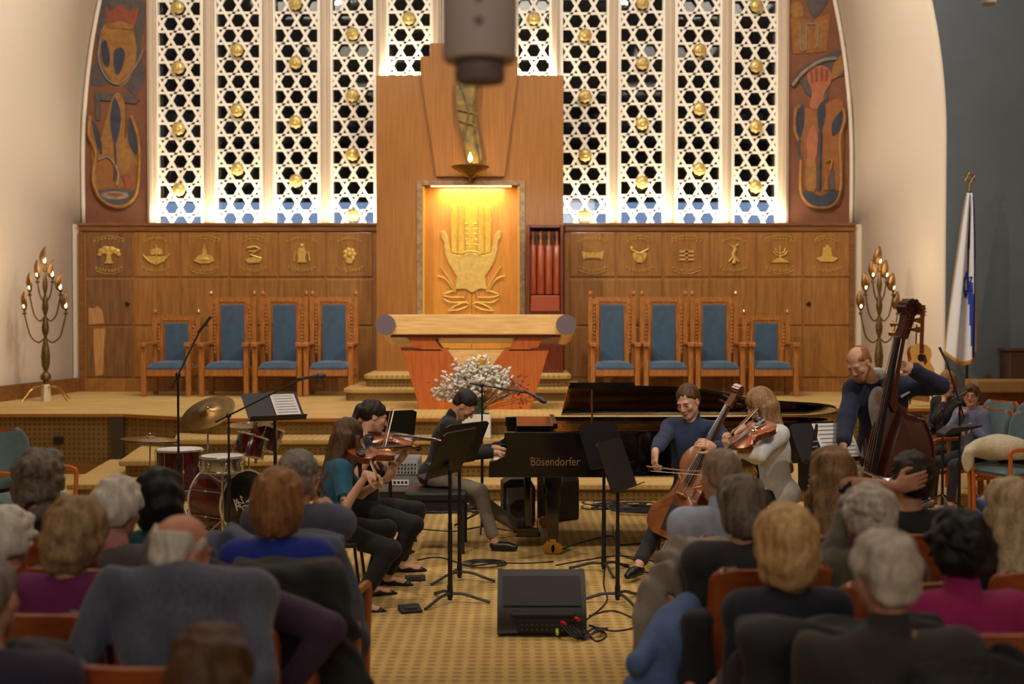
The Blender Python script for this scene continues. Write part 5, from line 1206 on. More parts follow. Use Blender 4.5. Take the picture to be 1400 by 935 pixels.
# ---------------------------------------------------------------- people
def vec(*a): return np.array(a, float)
def rotm(yaw=0, pitch=0, roll=0):
    """degrees; yaw turns left, pitch nods forward/down, roll tips to the figure's right"""
    m = Matrix.Rotation(math.radians(yaw), 3, 'Z') @ Matrix.Rotation(-math.radians(pitch), 3, 'X') @ Matrix.Rotation(math.radians(roll), 3, 'Y')
    return np.array(m)
def ik(a, b, l1, l2, pole):
    d = b-a; L = np.linalg.norm(d); mx_ = (l1+l2)*.999
    if L > mx_: b = a+d/L*mx_; d = b-a; L = mx_
    u = d/L; x = (l1*l1-l2*l2+L*L)/(2*L); h = math.sqrt(max(0, l1*l1-x*x)); p = np.array(pole, float); p = p-u*p.dot(u); n = np.linalg.norm(p)
    p = p/n if n > 1e-6 else vec(0, 0, -1)
    return a+u*x+p*h, b
def unit(v): return v/max(np.linalg.norm(v), 1e-9)
def hair_mat(nm, c, c2):
    if 'hair_'+nm in MATS: return MATS['hair_'+nm]
    m = bpy.data.materials.new('hair_'+nm); m.use_nodes = True; nt = m.node_tree; N_ = nt.nodes; L_ = nt.links; b = N_['Principled BSDF']
    b.inputs['Roughness'].default_value = .5; b.inputs['Specular IOR Level'].default_value = .35
    tc = N_.new('ShaderNodeTexCoord'); mp = N_.new('ShaderNodeMapping'); mp.inputs['Scale'].default_value = (1, 1, .10); L_.new(tc.outputs['Object'], mp.inputs[0])
    wn = N_.new('ShaderNodeTexNoise'); wn.inputs['Scale'].default_value = 9; L_.new(tc.outputs['Object'], wn.inputs['Vector'])
    ad = N_.new('ShaderNodeMix'); ad.data_type = 'VECTOR'; ad.inputs[0].default_value = .06; L_.new(mp.outputs[0], ad.inputs[4]); L_.new(wn.outputs['Color'], ad.inputs[5])
    n1 = N_.new('ShaderNodeTexNoise'); n1.inputs['Scale'].default_value = 210; n1.inputs['Detail'].default_value = 3; L_.new(ad.outputs[1], n1.inputs['Vector'])
    n2 = N_.new('ShaderNodeTexNoise'); n2.inputs['Scale'].default_value = 34; n2.inputs['Detail'].default_value = 3; L_.new(ad.outputs[1], n2.inputs['Vector'])
    av = N_.new('ShaderNodeMath'); av.operation = 'ADD'; L_.new(n1.outputs[0], av.inputs[0]); L_.new(n2.outputs[0], av.inputs[1])
    hf_ = N_.new('ShaderNodeMath'); hf_.operation = 'MULTIPLY'; hf_.inputs[1].default_value = .5; L_.new(av.outputs[0], hf_.inputs[0])
    cr = N_.new('ShaderNodeValToRGB'); L_.new(hf_.outputs[0], cr.inputs[0]); cr.color_ramp.elements[0].position = .38; cr.color_ramp.elements[1].position = .60
    cr.color_ramp.elements[0].color = lin(c2); cr.color_ramp.elements[1].color = lin(c); L_.new(cr.outputs[0], b.inputs['Base Color'])
    bp = N_.new('ShaderNodeBump'); bp.inputs['Strength'].default_value = .9; bp.inputs['Distance'].default_value = .006; L_.new(hf_.outputs[0], bp.inputs['Height']); L_.new(bp.outputs[0], b.inputs['Normal'])
    MATS['hair_'+nm] = m; return m
HAIR = {'brown': ((96, 66, 42), (52, 34, 22)), 'dark': ((40, 30, 26), (20, 15, 14)), 'black': ((26, 24, 26), (12, 11, 13)), 'grey': ((150, 142, 134), (96, 90, 84)),
        'white': ((232, 226, 216), (190, 184, 174)), 'silver': ((208, 199, 188), (150, 142, 132)), 'salt': ((132, 120, 110), (72, 64, 58)), 'blonde': ((224, 188, 132), (166, 124, 76)),
        'ash': ((176, 146, 106), (108, 84, 58)), 'chestnut': ((170, 120, 72), (108, 72, 42)), 'honey': ((168, 130, 90), (104, 76, 50)), 'sandy': ((206, 184, 148), (148, 124, 90)), 'greybrown': ((172, 150, 128), (118, 98, 82)), 'ginger': ((176, 122, 76), (120, 78, 48))}
SKIN = {'pale': (214, 166, 140), 'mid': (202, 148, 118), 'tan': (176, 120, 90), 'red': (208, 146, 122)}
def fabric(rgb, var=.22, rough=.85, sheen=.08, rgb2=None, grain=None, vs=18):
    nm = 'fabric_%d_%d_%d' % tuple(rgb); return mat(nm, rgb, rough, var=var, vscale=vs, bump=.25, bscale=220, sheen=sheen, rgb2=rgb2, grain=grain)
def hand_sdf(s, w, hd, pn, thumb, curl=.5, k=.006, sc=1.0, spread=0.0):
    """wrist, finger direction, palm normal, thumb=+1/-1 side"""
    hd = unit(hd); pn = unit(pn-hd*np.dot(pn, hd)); sd = np.cross(hd, pn)*thumb
    R = np.stack([sd, hd, pn], 1)
    s.rbox(w+hd*.048*sc, vec(.028, .034, .004)*sc, .011*sc, .012, R=R)
    s.cone(w-hd*.01, w+hd*.03*sc, .024*sc, .026*sc, .015)
    for j in range(4):
        b = w+hd*.088*sc+sd*(.031-.0205*j)*sc; L = [.074, .083, .077, .060][j]*sc; d = unit(hd+sd*spread*(1.5-j)*.2)
        c = curl*(1+.12*j); ang = 0; r = [.0088, .009, .0086, .0076][j]*sc
        for q, f in enumerate((.45, .32, .25)):
            ang += c*(.75 if q == 0 else .9); e = b+(d*math.cos(ang)+pn*math.sin(ang))*L*f
            s.cone(b, e, r, r*.9, .004); b = e; r *= .92
    t0 = w+hd*.022*sc+sd*.028*sc; t1 = t0+(hd*.5+sd*.75+pn*.35)*.042*sc; t2 = t1+unit(hd*.9+sd*.15+pn*(.3+curl*.5))*.032*sc; t3 = t2+unit(hd*.9-sd*.15+pn*(.3+curl*.6))*.026*sc
    s.cone(t0, t1, .014*sc, .011*sc, .010); s.cone(t1, t2, .0105*sc, .0095*sc, .004); s.cone(t2, t3, .0095*sc, .008*sc, .004)
def head_sdf(s, c, R, sc=1.0, k=.012, detail=True, mouth=0.0):
    P = lambda x, y, z: c+R@vec(x, y, z)*sc
    E = lambda p, r, k_=k, op='u': s.ell(P(*p), vec(*r)*sc, k_, op, R)
    E((0, -.018, .032), (.074, .094, .086)); E((0, .030, -.030), (.058, .058, .074), .03)
    s.cone(P(-.052, .0, -.045), P(-.018, .066, -.092), .018*sc, .018*sc, .025); s.cone(P(.052, .0, -.045), P(.018, .066, -.092), .018*sc, .018*sc, .025)
    E((0, .070, -.096), (.021, .018, .016), .012)
    s.cone(P(-.034, .076, .024), P(.034, .076, .024), .012*sc, .012*sc, .014)
    for sx in (-1, 1):
        E((sx*.039, .060, -.022), (.022, .022, .022), .014)
        if detail: E((sx*.031, .093, .004), (.016, .014, .011), .010, 's'); E((sx*.031, .076, .003), (.014, .012, .011), .004)
        E((sx*.076, -.006, -.008), (.009, .020, .031), .006)
        if detail: E((sx*.083, .0, -.004), (.006, .010, .016), .004, 's')
    s.cone(P(0, .086, .014), P(0, .107, -.026), .0085*sc, .0115*sc, .008)
    if detail:
        for sx in (-1, 1): E((sx*.011, .097, -.031), (.008, .010, .007), .004)
        E((0, .088, -.052), (.022, .010, .006), .005); E((0, .086, -.064), (.019, .010, .007), .005)
        E((0, .099, -.058), (.022, .006, .0018+mouth), .003, 's')
        if mouth: E((0, .085, -.062), (.013, .03, mouth), .003, 's')
def hair_build(style, c, R, sc, m, root, seed=0, h=.005, vol=1.0):
    s = SDF(); P = lambda x, y, z: c+R@vec(x, y, z)*sc; rs = np.random.RandomState(seed+1)
    E = lambda p, r, k_=.02, op='u': s.ell(P(*p), vec(*r)*sc, k_, op, R)
    rn = lambda v: R@vec(*v); amp = .003; fr = 120
    if style in ('short', 'shortfull', 'bald', 'cropped', 'receding'):
        g = {'short': .007, 'shortfull': .018, 'bald': .006, 'cropped': .003, 'receding': .005}[style]*vol
        E((0, -.027 if style == 'short' else -.020, .036), (.074+g, .094+g, .084+g*1.2))
        E((0, -.055, -.02), (.060+g, .050+g, .055))
        if style == 'shortfull': E((0, .030, .098), (.055, .050, .028), .02)
        s.plane(P(0, -.09, -.082), rn((0, .66 if style != 'shortfull' else .64, -.78)), .03)
        if style in ('bald', 'receding'): E((0, .05, .15), (.09, .16 if style == 'bald' else .12, .095), .015, 's')
        if style == 'bald': E((0, -.015, .125), (.085, .120, .110), .012, 's')
    elif style in ('bob', 'bobfull', 'longstraight', 'longwavy', 'ponytail', 'halfup'):
        g = {'bob': .016, 'bobfull': .026, 'longstraight': .014, 'longwavy': .022, 'ponytail': .010, 'halfup': .014}[style]*vol
        E((0, -.018, .036), (.076+g, .096+g, .086+g))
        if style == 'ponytail':
            s.plane(P(0, -.09, -.085), rn((0, .6, -.8)), .012)
            E((0, -.115, .03), (.035, .035, .035), .03); s.cone(P(0, -.12, .02), P(.02, -.15, -.14), .03*sc, .014*sc, .02)
        else:
            E((0, -.035, -.03), (.080+g, .080+g, .10+g)); E((0, .11, -.045), (.056, .085, .10), .015, 's')
            if style in ('bob', 'bobfull'): s.plane(P(0, -.05, -.125), rn((0, .25, -1)), .02)
            else:
                Lh = {'longstraight': .34, 'longwavy': .46, 'halfup': .36}[style]
                for k in range(9):
                    x = -.085+.0213*k; y0 = -.055-.03*(1-(x/.09)**2); s.cone(P(x*.9, y0, -.03), c+R@vec(x*.7, y0*.8, -.09)*sc+vec(x*.45, -.115+rs.uniform(-.012, .012), -Lh+.07+rs.uniform(-.03, .03)), .034*sc, .022*sc, .025)
                for sx in (-1, 1): s.cone(P(sx*.085, .015, -.02), c+R@vec(sx*.09, .01, -.08)*sc+vec(sx*.03, .03, -Lh*.75+.05), .020*sc, .014*sc, .02)
        if style == 'longwavy': amp = .008; fr = 40
        if style == 'halfup': E((0, -.10, .045), (.03, .03, .028), .02)
    elif style in ('curly', 'curlyshort', 'fluffy'):
        g = {'curly': .030, 'curlyshort': .020, 'fluffy': .022}[style]*vol
        E((0, -.024, .030), (.072+g, .090+g, .082+g)); E((0, -.05, -.03), (.070+g, .058+g, .07))
        n = 130 if style == 'curly' else 90
        for k in range(n):
            d = unit(rs.normal(size=3)); 
            if d[1] > .55 and d[2] < .55: continue
            if d[2] < -.75: continue
            E((d[0]*(.070+g), -.022+d[1]*(.088+g), .02+d[2]*(.080+g)), (.016, .016, .016), .008)
        if style == 'curly':
            for k in range(70):
                a = rs.uniform(PI*.95, PI*2.05); z = rs.uniform(-.17, -.02); E(((.095)*math.cos(a), -.03+.085*math.sin(a), z), (.022, .022, .024), .014)
        E((0, .115, -.05), (.055, .085, .09), .012, 's')
        if style != 'curly': s.plane(P(0, -.09, -.09), rn((0, .45, -.85)), .015)
        amp = .006; fr = 70
    rs2 = np.random.RandomState(seed); A = [(unit(rs2.normal(size=3)*vec(1, 1, .12 if fr > 100 else .6))*fr*rs2.uniform(.5, 1.3), rs2.uniform(0, 6.28)) for _ in range(5)]
    def disp(Q):
        r = 0
        w = .010*np.sin(Q@vec(23, 17, 31))
        for (kk, ph) in A: r = r+np.sin((Q+w[:, None])@kk+ph)
        return amp*r/2.2+(lump*np.sin(Q@K1+1)*np.sin(Q@K2+seed) if lump else 0)
    K1 = unit(rs2.normal(size=3))*48; K2 = unit(rs2.normal(size=3))*60; lump = .007 if style in ('bob', 'bobfull', 'longstraight', 'longwavy', 'halfup', 'shortfull') and h > .0045 and seed > 20 and seed != 28 else 0
    return sdf_obj(s, h, 'hair', m, root, disp)
def person(label, X0, Y0, face=0.0, seat=.45, stand=False, sc=1.0, tl=1.0, lean=5, side=0, twist=0, head=(0, 0, 0), hands=None, poles=None, feet=None, knees=None,
           skin='mid', hair='short', hcol='brown', top=(60, 60, 70), bottom=(30, 30, 34), shoes=(20, 18, 18), sleeve=.92, jacket=None, female=False, hv=.008, bv=.010, detail=False,
           curl=(.5, .5), pdir=None, hdir=None, wide=1.0, seed=1, hvol=1.0, headoff=(0, 0, 0), mouth=0.0, hem=.0, foldamp=.006, collar=None, barefoot=False, legs=True, beard=None, hairh=.005, belly=0.0, topvar=None, neckopen=0, brow=False, pheight=None, handsc=1.0, cut=True):
    root = empty('person', (X0, Y0, 0), math.radians(face), label, 'person'); rw = np.array(Matrix.Rotation(-math.radians(face), 3, 'Z'))
    W2L = lambda p: rw@(np.array(p, float)-vec(X0, Y0, 0))
    hz = (.98*sc if stand else seat+.085) if pheight is None else pheight
    T = np.array(Matrix.Rotation(math.radians(twist), 3, 'Z') @ Matrix.Rotation(-math.radians(lean), 3, 'X') @ Matrix.Rotation(math.radians(side), 3, 'Y'))
    Pv = vec(0, 0, hz); t = sc*tl
    N = Pv+T@vec(0, -.012, .50)*t; sw = .178*sc*wide*(.93 if female else 1); Sh = {i: Pv+T@vec(i*sw, -.005, .445*t/sc*sc) for i in (-1, 1)}
    Rh = rotm(*head); Hc = N+(T@vec(0, .005, .075)+Rh@vec(0, .012, .085))*sc+vec(*headoff)
    hands = hands or {}; poles = poles or {}; arms = {}
    for i in (-1, 1):                                   # -1 is the figure's left, +1 its right (x to the right, y forward)
        tgt = hands.get(i); 
        if tgt is None: tgt = vec(i*.13, .33, hz+.06) if not stand else Sh[i]+vec(i*.06, .04, -.62)
        elif len(tgt) == 4: tgt = vec(*tgt[:3])
        else: tgt = W2L(tgt)
        hd = unit(W2L(np.array(hdir[i])+vec(X0, Y0, 0))) if hdir and i in hdir else None
        if hd is None: hd = unit(tgt-Sh[i]+vec(0, 0, -.0))
        wr = tgt-hd*.075*sc
        pole = poles.get(i, (i*.5, -.5, -.8)); el, wr = ik(Sh[i], wr, .285*sc, .245*sc, pole)
        pn = unit(W2L(np.array(pdir[i])+vec(X0, Y0, 0))) if pdir and i in pdir else vec(0, .2, -1)
        arms[i] = (el, wr, hd, pn)
    Hp = {i: Pv+vec(i*.088*sc, .0, -.01) for i in (-1, 1)}; lg = {}
    for i in (-1, 1):
        an = (feet or {}).get(i)
        if an is None: an = vec(i*.13, .42, .085) if not stand else vec(i*.11, .0+.04*i, .085)
        elif len(an) == 4: an = vec(*an[:3])
        else: an = W2L(an)
        kn, an = ik(Hp[i], an, .43*sc, .41*sc, (knees or {}).get(i, (i*.15, .8, .6))); lg[i] = (kn, an)
    fem = .93 if female else 1.0
    def torso(s, e, k=.05):
        s.ell(Pv+T@vec(0, 0, .0)*t, vec(.150*wide/fem+e*1.5, .114+e*1.5, .105+e)*sc, k, R=T)
        s.ell(Pv+T@vec(0, .015*1+belly*.5, .15)*t, vec(.138*wide*fem+e, .098+e+belly, .20)*sc, k, R=T)
        s.ell(Pv+T@vec(0, .0, .33)*t, vec(.158*wide*fem+e, .108+e, .165)*sc, k, R=T)
        s.cone(Sh[-1]-T@vec(-.02, 0, .0), Sh[1]-T@vec(.02, 0, .0), (.050+e)*sc, (.050+e)*sc, k)
        for i in (-1, 1): s.cone(N+T@vec(i*.02, -.01, -.02 if e <= 0 else -.045), Sh[i]+T@vec(0, 0, .0), (.046+e)*sc, (.044+e)*sc, k)
        if female:
            for i in (-1, 1): s.ell(Pv+T@vec(i*.068, .085, .30)*t, vec(.055+e, .05+e, .055+e)*sc, .03, R=T)
    def seatcut(q, e=0.0):
        if not stand and cut: q.rbox(vec(0, -.06, seat-.12+.012-e), vec(.30, .20, .11), .01, .008, 's')
    # --- skin: one continuous body
    b = SDF(); torso(b, -.010)
    b.cone(N-T@vec(0, 0, .04), Hc+Rh@vec(0, -.02, -.06)*sc, .056*sc*fem, .050*sc*fem, .03)
    head_sdf(b, Hc, Rh, sc, detail=detail, mouth=mouth)
    for i in (-1, 1):
        el, wr, hd, pn = arms[i]; b.cone(Sh[i], el, .046*sc*fem, .036*sc*fem, .03); b.cone(el, wr, .036*sc*fem, .024*sc*fem, .015)
        hand_sdf(b, wr, hd, pn, -i if np.cross(hd, pn)[0] > 0 else -i, curl[0 if i < 0 else 1], sc=sc*.95*handsc)
        kn, an = lg[i]
        if legs: b.cone(Hp[i]+vec(0, .03, -.012), kn, .066*sc, .052*sc, .04); b.cone(kn, an, .050*sc, .034*sc, .02); fw_ = unit(vec((kn-Hp[i])[0]*.6, abs((kn-Hp[i])[1])+.15, 0)); b.cone(an-vec(0, 0, .035), an+fw_*.13-vec(0, 0, .055), .033*sc, .024*sc, .02)
    seatcut(b)
    sdf_obj(b, bv if not detail else min(bv, .0062), 'body', mat('skin_'+skin, SKIN[skin], .55, var=.12, vscale=14), root)
    # --- clothes
    fm = fabric(top) if topvar is None else mat('fabric_pattern_%d_%d_%d' % tuple(top), top, .85, var=.0, vscale=topvar[1], rgb2=topvar[0], grain=topvar[2], bump=.2, sheen=.2)
    def upper(nm, e, m_, slv, hm=0.0, vneck=0, k=.05, fa=foldamp):
        s = SDF(); torso(s, e, k)
        if hm: s.ell(Pv+T@vec(0, .02, -.03)*t, vec(.178*wide+e, .15+e, .11+hm)*sc, .05, R=T)
        for i in (-1, 1):
            el, wr, hd, pn = arms[i]; s.cone(Sh[i], el, (.050+e)*sc*fem, (.041+e)*sc*fem, .035)
            if slv > .05: s.cone(el, el+(wr-el)*slv, (.042+e)*sc*fem, (.030+e)*sc*fem, .02)
        s.plane(Pv+T@vec(0, -.03, -.13-hm)*t, T@vec(0, 0, -1), .01)
        s.ell(Hc+Rh@vec(0, -.012, -.10)*sc, vec(.053, .058, .07)*sc, .01, 's')
        if vneck: s.ell(Pv+T@vec(0, .16, .41 if vneck < 2 else .33)*t, vec(.045 if vneck < 2 else .095, .09 if vneck < 2 else .11, .10 if vneck < 2 else .30)*sc, .01, 's', R=T)
        if slv < .8:
            for i in (-1, 1):
                el, wr, hd, pn = arms[i]; q = el+(wr-el)*slv if slv > .05 else Sh[i]+(el-Sh[i])*(.72); dd = unit(wr-el) if slv > .05 else unit(el-Sh[i])
                s.cone(q+dd*.045, q+dd*.16, .06*sc, .05*sc, .004, 's')
        seatcut(s, -.006)
        return sdf_obj(s, hv, nm, m_, root, folds(seed, fa, 22))
    if jacket:
        upper('shirt', .012, fm, .97, 0, 1); upper('jacket', .026, fabric(jacket), .90, hem or .08, 2, fa=foldamp*1.2)
    else: upper('top', .014, fm, sleeve, hem, neckopen)
    if collar: 
        s = SDF(); s.cone(N+T@vec(0, -.002, -.005), N+T@vec(0, .0, .045), .066*sc, .060*sc, .01); s.ell(Hc+Rh@vec(0, .0, -.10)*sc, vec(.050, .056, .09)*sc, .006, 's'); s.ell(N+T@vec(0, .1, .03), vec(.02, .08, .05), .01, 's'); sdf_obj(s, .006, 'collar', fabric(collar), root)
    if legs:
        s = SDF(); s.ell(Pv+vec(0, 0, -.0), vec(.156*wide/fem, .122, .105)*sc, .04)
        for i in (-1, 1):
            kn, an = lg[i]; s.cone(Hp[i]+vec(0, .03, -.012), kn, .083*sc, .066*sc, .04); s.cone(kn, an+(kn-an)*.12, .066*sc, .050*sc, .03)
        s.plane(Pv+vec(0, 0, .11), vec(0, 0, 1), .01); seatcut(s)
        sdf_obj(s, hv, 'trousers', fabric(bottom), root, folds(seed+5, .005, 20))
        for i in (-1, 1):
            kn, an = lg[i]; fw_ = unit(vec((kn-Hp[i])[0]*.6, abs((kn-Hp[i])[1])+.15, 0)); s = SDF()
            if barefoot:                                     # open court shoe with a heel
                z0 = an[2]-.085; s.cone(an+fw_*.05-vec(0, 0, .052), an+fw_*.15-vec(0, 0, .068), .032, .022, .02); s.cone(an+fw_*.15-vec(0, 0, .068), an+fw_*.19-vec(0, 0, .072), .022, .010, .02); s.cone(an-fw_*.045-vec(0, 0, .025), an-fw_*.035-vec(0, 0, .080), .018, .007, .01); s.cone(an-fw_*.03-vec(0, 0, .04), an+fw_*.05-vec(0, 0, .05), .032, .03, .015)
                s.ell(an+fw_*.03-vec(0, 0, .015), vec(.045, .045, .035), .01, 's')
            else: s.cone(an-vec(0, 0, .045), an+fw_*.10-vec(0, 0, .050), .041*sc, .037*sc, .03); s.cone(an+fw_*.10-vec(0, 0, .050), an+fw_*.17-vec(0, 0, .058), .037*sc, .026*sc, .02); s.plane(an-vec(0, 0, .083), vec(0, 0, -1), .004)
            sdf_obj(s, .006, 'shoe', mat('shoe_%d_%d_%d' % tuple(shoes), shoes, .35), root)
    if hair:
        hm_ = hair_mat(hcol, *HAIR[hcol]); hair_build(hair, Hc, Rh, sc, hm_, root, seed, hairh, hvol)
        if brow:
            for i in (-1, 1):
                c1, c2, c3 = [Hc+Rh@vec(*q)*sc for q in ((i*.014, .091, .021), (i*.030, .090, .027), (i*.048, .076, .021))]; MB().tube([c1, c2, c3], [.0025, .0035, .0018], 6).build('eyebrow', hm_, root, smooth=True)
                e = Hc+Rh@vec(i*.031, .0805, .001)*sc; MB().ball(e, .0085*sc, 8, (1.2, .9, .55)).build('eye', mat('eye_dark', (50, 36, 30), .25), root, smooth=True)
    if beard:
        s = SDF(); P = lambda x, y, z: Hc+Rh@vec(x, y, z)*sc
        s.cone(P(-.054, .0, -.045), P(-.020, .068, -.094), .0225, .0225, .02); s.cone(P(.054, .0, -.045), P(.020, .068, -.094), .0225, .0225, .02); s.ell(P(0, .072, -.094), (.027, .024, .024), .02, R=Rh); s.ell(P(0, .091, -.046), (.026, .012, .008), .01, R=Rh)
        s.ell(P(0, .102, -.061), vec(.020, .014, .010), .006, 's', Rh); s.plane(P(0, .0, -.028), Rh@vec(0, 0, 1), .01)
        sdf_obj(s, .005, 'beard', hair_mat(beard, *HAIR[beard]), root, lambda Q: .0015*np.sin(Q@vec(300, 280, 310)))
    return root, {'H': Hc, 'N': N, 'arms': arms, 'R': Rh}
BLACK = (26, 25, 28)
def facing(dx, dy): return math.degrees(math.atan2(-dx, dy))
# ---- black orchestra chair
def black_chair(x, y, face, label):
    r = empty('orchestra_chair', (x, y, 0), math.radians(face), label, 'chair')
    MB().box(-.21, .21, -.20, .20, .41, .45).build('seat', M['black'], r, bev=.015)
    MB().prism([(-.19, .60), (.19, .60), (.20, .82), (.16, .86), (-.16, .86), (-.20, .82)], -.235, -.215).build('backrest', M['black'], r, bev=.006)
    for sx in (-1, 1):
        MB().tube([(sx*.19, -.18, .43), (sx*.20, -.23, .62), (sx*.19, -.24, .80)], .011, 8).build('back_frame', M['blackmetal'], r)
        MB().tube([(sx*.19, .17, .42), (sx*.21, .22, .0)], .011, 8).build('leg', M['blackmetal'], r); MB().tube([(sx*.19, -.17, .42), (sx*.21, -.25, .0)], .011, 8).build('leg', M['blackmetal'], r)
    return r
# ---- musicians
v1x, v1y = X(452, 8.25), 8.25; f1 = facing(.96, .25)
black_chair(v1x, v1y, f1, 'black chair under the violinist in the blue-green blouse')
person('woman in a blue-green blouse and black trousers seated playing the nearer violin', v1x, v1y, f1, seat=.44, lean=8, tl=.93, sc=.97, head=(22, 22, -14), headoff=(0, .03, 0),
       hands={1: at(516, 654, 7.92), -1: at(538, 640, 8.42)}, poles={1: (.5, -.1, -.8), -1: (-.3, .2, -1)}, hdir={1: (.9, .1, -.35), -1: (.45, .1, .8)}, pdir={1: (.3, .35, -.8), -1: (-.6, -.7, .2)}, curl=(.75, .55),
       feet={1: at(488, 822, 8.05), -1: at(505, 800, 8.5)}, hair='halfup', hcol='brown', top=(20, 84, 112), bottom=(16, 16, 18), sleeve=.0, female=True, detail=True, skin='pale', barefoot=True, seed=3, hv=.008, hem=.05, brow=True)
v2x, v2y = X(492, 9.05), 9.05; f2 = facing(1, .05)
black_chair(v2x, v2y, f2, 'black chair under the dark-haired violinist behind')
person('woman in black with dark pinned-up hair seated playing the farther violin', v2x, v2y, f2, seat=.45, lean=5, sc=1.0, head=(14, 18, -12), headoff=(0, .02, 0),
       hands={1: at(521, 628, 8.78), -1: at(556, 612, 9.12)}, poles={1: (.5, -.2, -.8), -1: (-.2, .2, -1)}, hdir={1: (.8, .2, -.4), -1: (.4, .1, .85)}, pdir={1: (.3, .4, -.8), -1: (-.7, -.6, .2)}, curl=(.75, .6),
       feet={1: at(528, 785, 8.85), -1: at(548, 768, 9.3)}, hair='ponytail', hcol='dark', top=(18, 18, 21), bottom=(16, 16, 19), sleeve=.25, female=True, detail=True, skin='pale', barefoot=True, seed=4, brow=True)
px_, py_ = X(592, 10.42), 10.42; fp_ = facing(1, -.05)
person('man in a black shirt and grey trousers bent over the piano keys', px_, py_, fp_, seat=.50, lean=20, sc=1.0, head=(-8, 48, 0), headoff=(0, .01, 0),
       hands={1: (-.06, 10.10, .80), -1: (-.07, 10.48, .80)}, poles={1: (.5, -.4, -.8), -1: (-.5, -.4, -.8)}, hdir={1: (.95, .1, -.12), -1: (.95, .1, -.12)}, pdir={1: (0, 0, -1), -1: (0, 0, -1)}, curl=(.35, .35),
       feet={1: at(676, 738, 10.15), -1: at(726, 732, 10.55)}, hair='short', hcol='dark', top=(17, 19, 26), bottom=(122, 110, 98), sleeve=.80, detail=True, skin='mid', seed=5, brow=True, hvol=1.2, collar=(17, 19, 26))
cx_, cy_ = X(950, 9.6), 9.6; fc_ = facing(-.55, -.85)
black_chair(cx_, cy_, fc_, 'black chair under the cellist')
person('man in a dark blue shirt seated playing the cello', cx_, cy_, fc_, seat=.50, lean=6, tl=1.03, sc=1.03, head=(-2, 22, 6), 
       hands={1: at(889, 641, 9.0), -1: at(962, 606, 9.02)}, poles={1: (.9, -.2, -.5), -1: (-.9, -.2, -.4)}, hdir={1: (-.1, -.4, -.9), -1: (-.8, -.35, .35)}, pdir={1: (.75, .3, .1), -1: (-.3, .75, -.4)}, curl=(.8, .55),
       feet={1: (.90, 9.0, .085), -1: (1.55, 8.9, .085)}, knees={1: (.9, .5, .6), -1: (-.9, .5, .6)}, hair='short', hcol='brown', top=(34, 50, 86), bottom=(30, 30, 36), sleeve=.80, detail=True, skin='pale', seed=6, brow=True, hvol=1.3, collar=(34, 50, 86))
wx, wy = X(1066, 9.3), 9.3; fw__ = facing(-1, -.12)
black_chair(wx, wy, fw__, 'black chair under the violist')
person('long-haired woman in a pale tie-dyed sweater seated playing the viola', wx, wy, fw__, seat=.52, lean=8, tl=1.0, head=(8, 22, 12), headoff=(0, .03, 0),
       hands={-1: at(992, 604, 8.86), 1: at(1006, 590, 9.3)}, poles={-1: (-.4, -.2, -1), 1: (.5, 0, -.8)}, hdir={-1: (-.4, -.1, .8), 1: (-.7, -.3, -.3)}, pdir={-1: (.7, .3, .2), 1: (0, 0, -1)}, curl=(.7, .6),
       hair='longwavy', hcol='honey', top=(222, 216, 208), topvar=((190, 198, 204), 5, (1, 1, 1)), bottom=(30, 30, 34), sleeve=.9, female=True, detail=True, skin='pale', seed=7, hem=.03, foldamp=.012, brow=True, wide=1.02)
bx, by = X(1213, 9.15), 9.15; fb_ = facing(-.35, -.92)
person('bald bearded man in a navy suit standing with the double bass', bx, by, fb_, stand=True, sc=.985, lean=12, head=(-26, 34, 8), headoff=(.085, .05, .0), side=6,
       hands={-1: at(1236, 500, 8.72), 1: at(1150, 628, 8.75)}, poles={-1: (-1, -.1, -.35), 1: (.6, -.6, -.4)}, hdir={-1: (-.85, -.25, .3), 1: (-.15, -.1, -1)}, pdir={-1: (-.3, .85, -.1), 1: (.9, .2, 0)}, curl=(.65, .6),
       hair='receding', hcol='ginger', top=(222, 222, 226), jacket=(26, 34, 66), bottom=(26, 32, 58), detail=True, skin='pale', seed=8, beard='ginger', brow=True, hem=.18, collar=(226, 226, 230), wide=1.06)
sq = MB().add([at(1231, 541, 8.90), at(1246, 533, 8.92), at(1246, 535.5, 8.92), at(1232, 544, 8.90)], [(0, 1, 2, 3)]).build('pocket_square', M['white'], solid=.004); tag(sq, 'white pocket square on the navy suit jacket', 'pocket square')
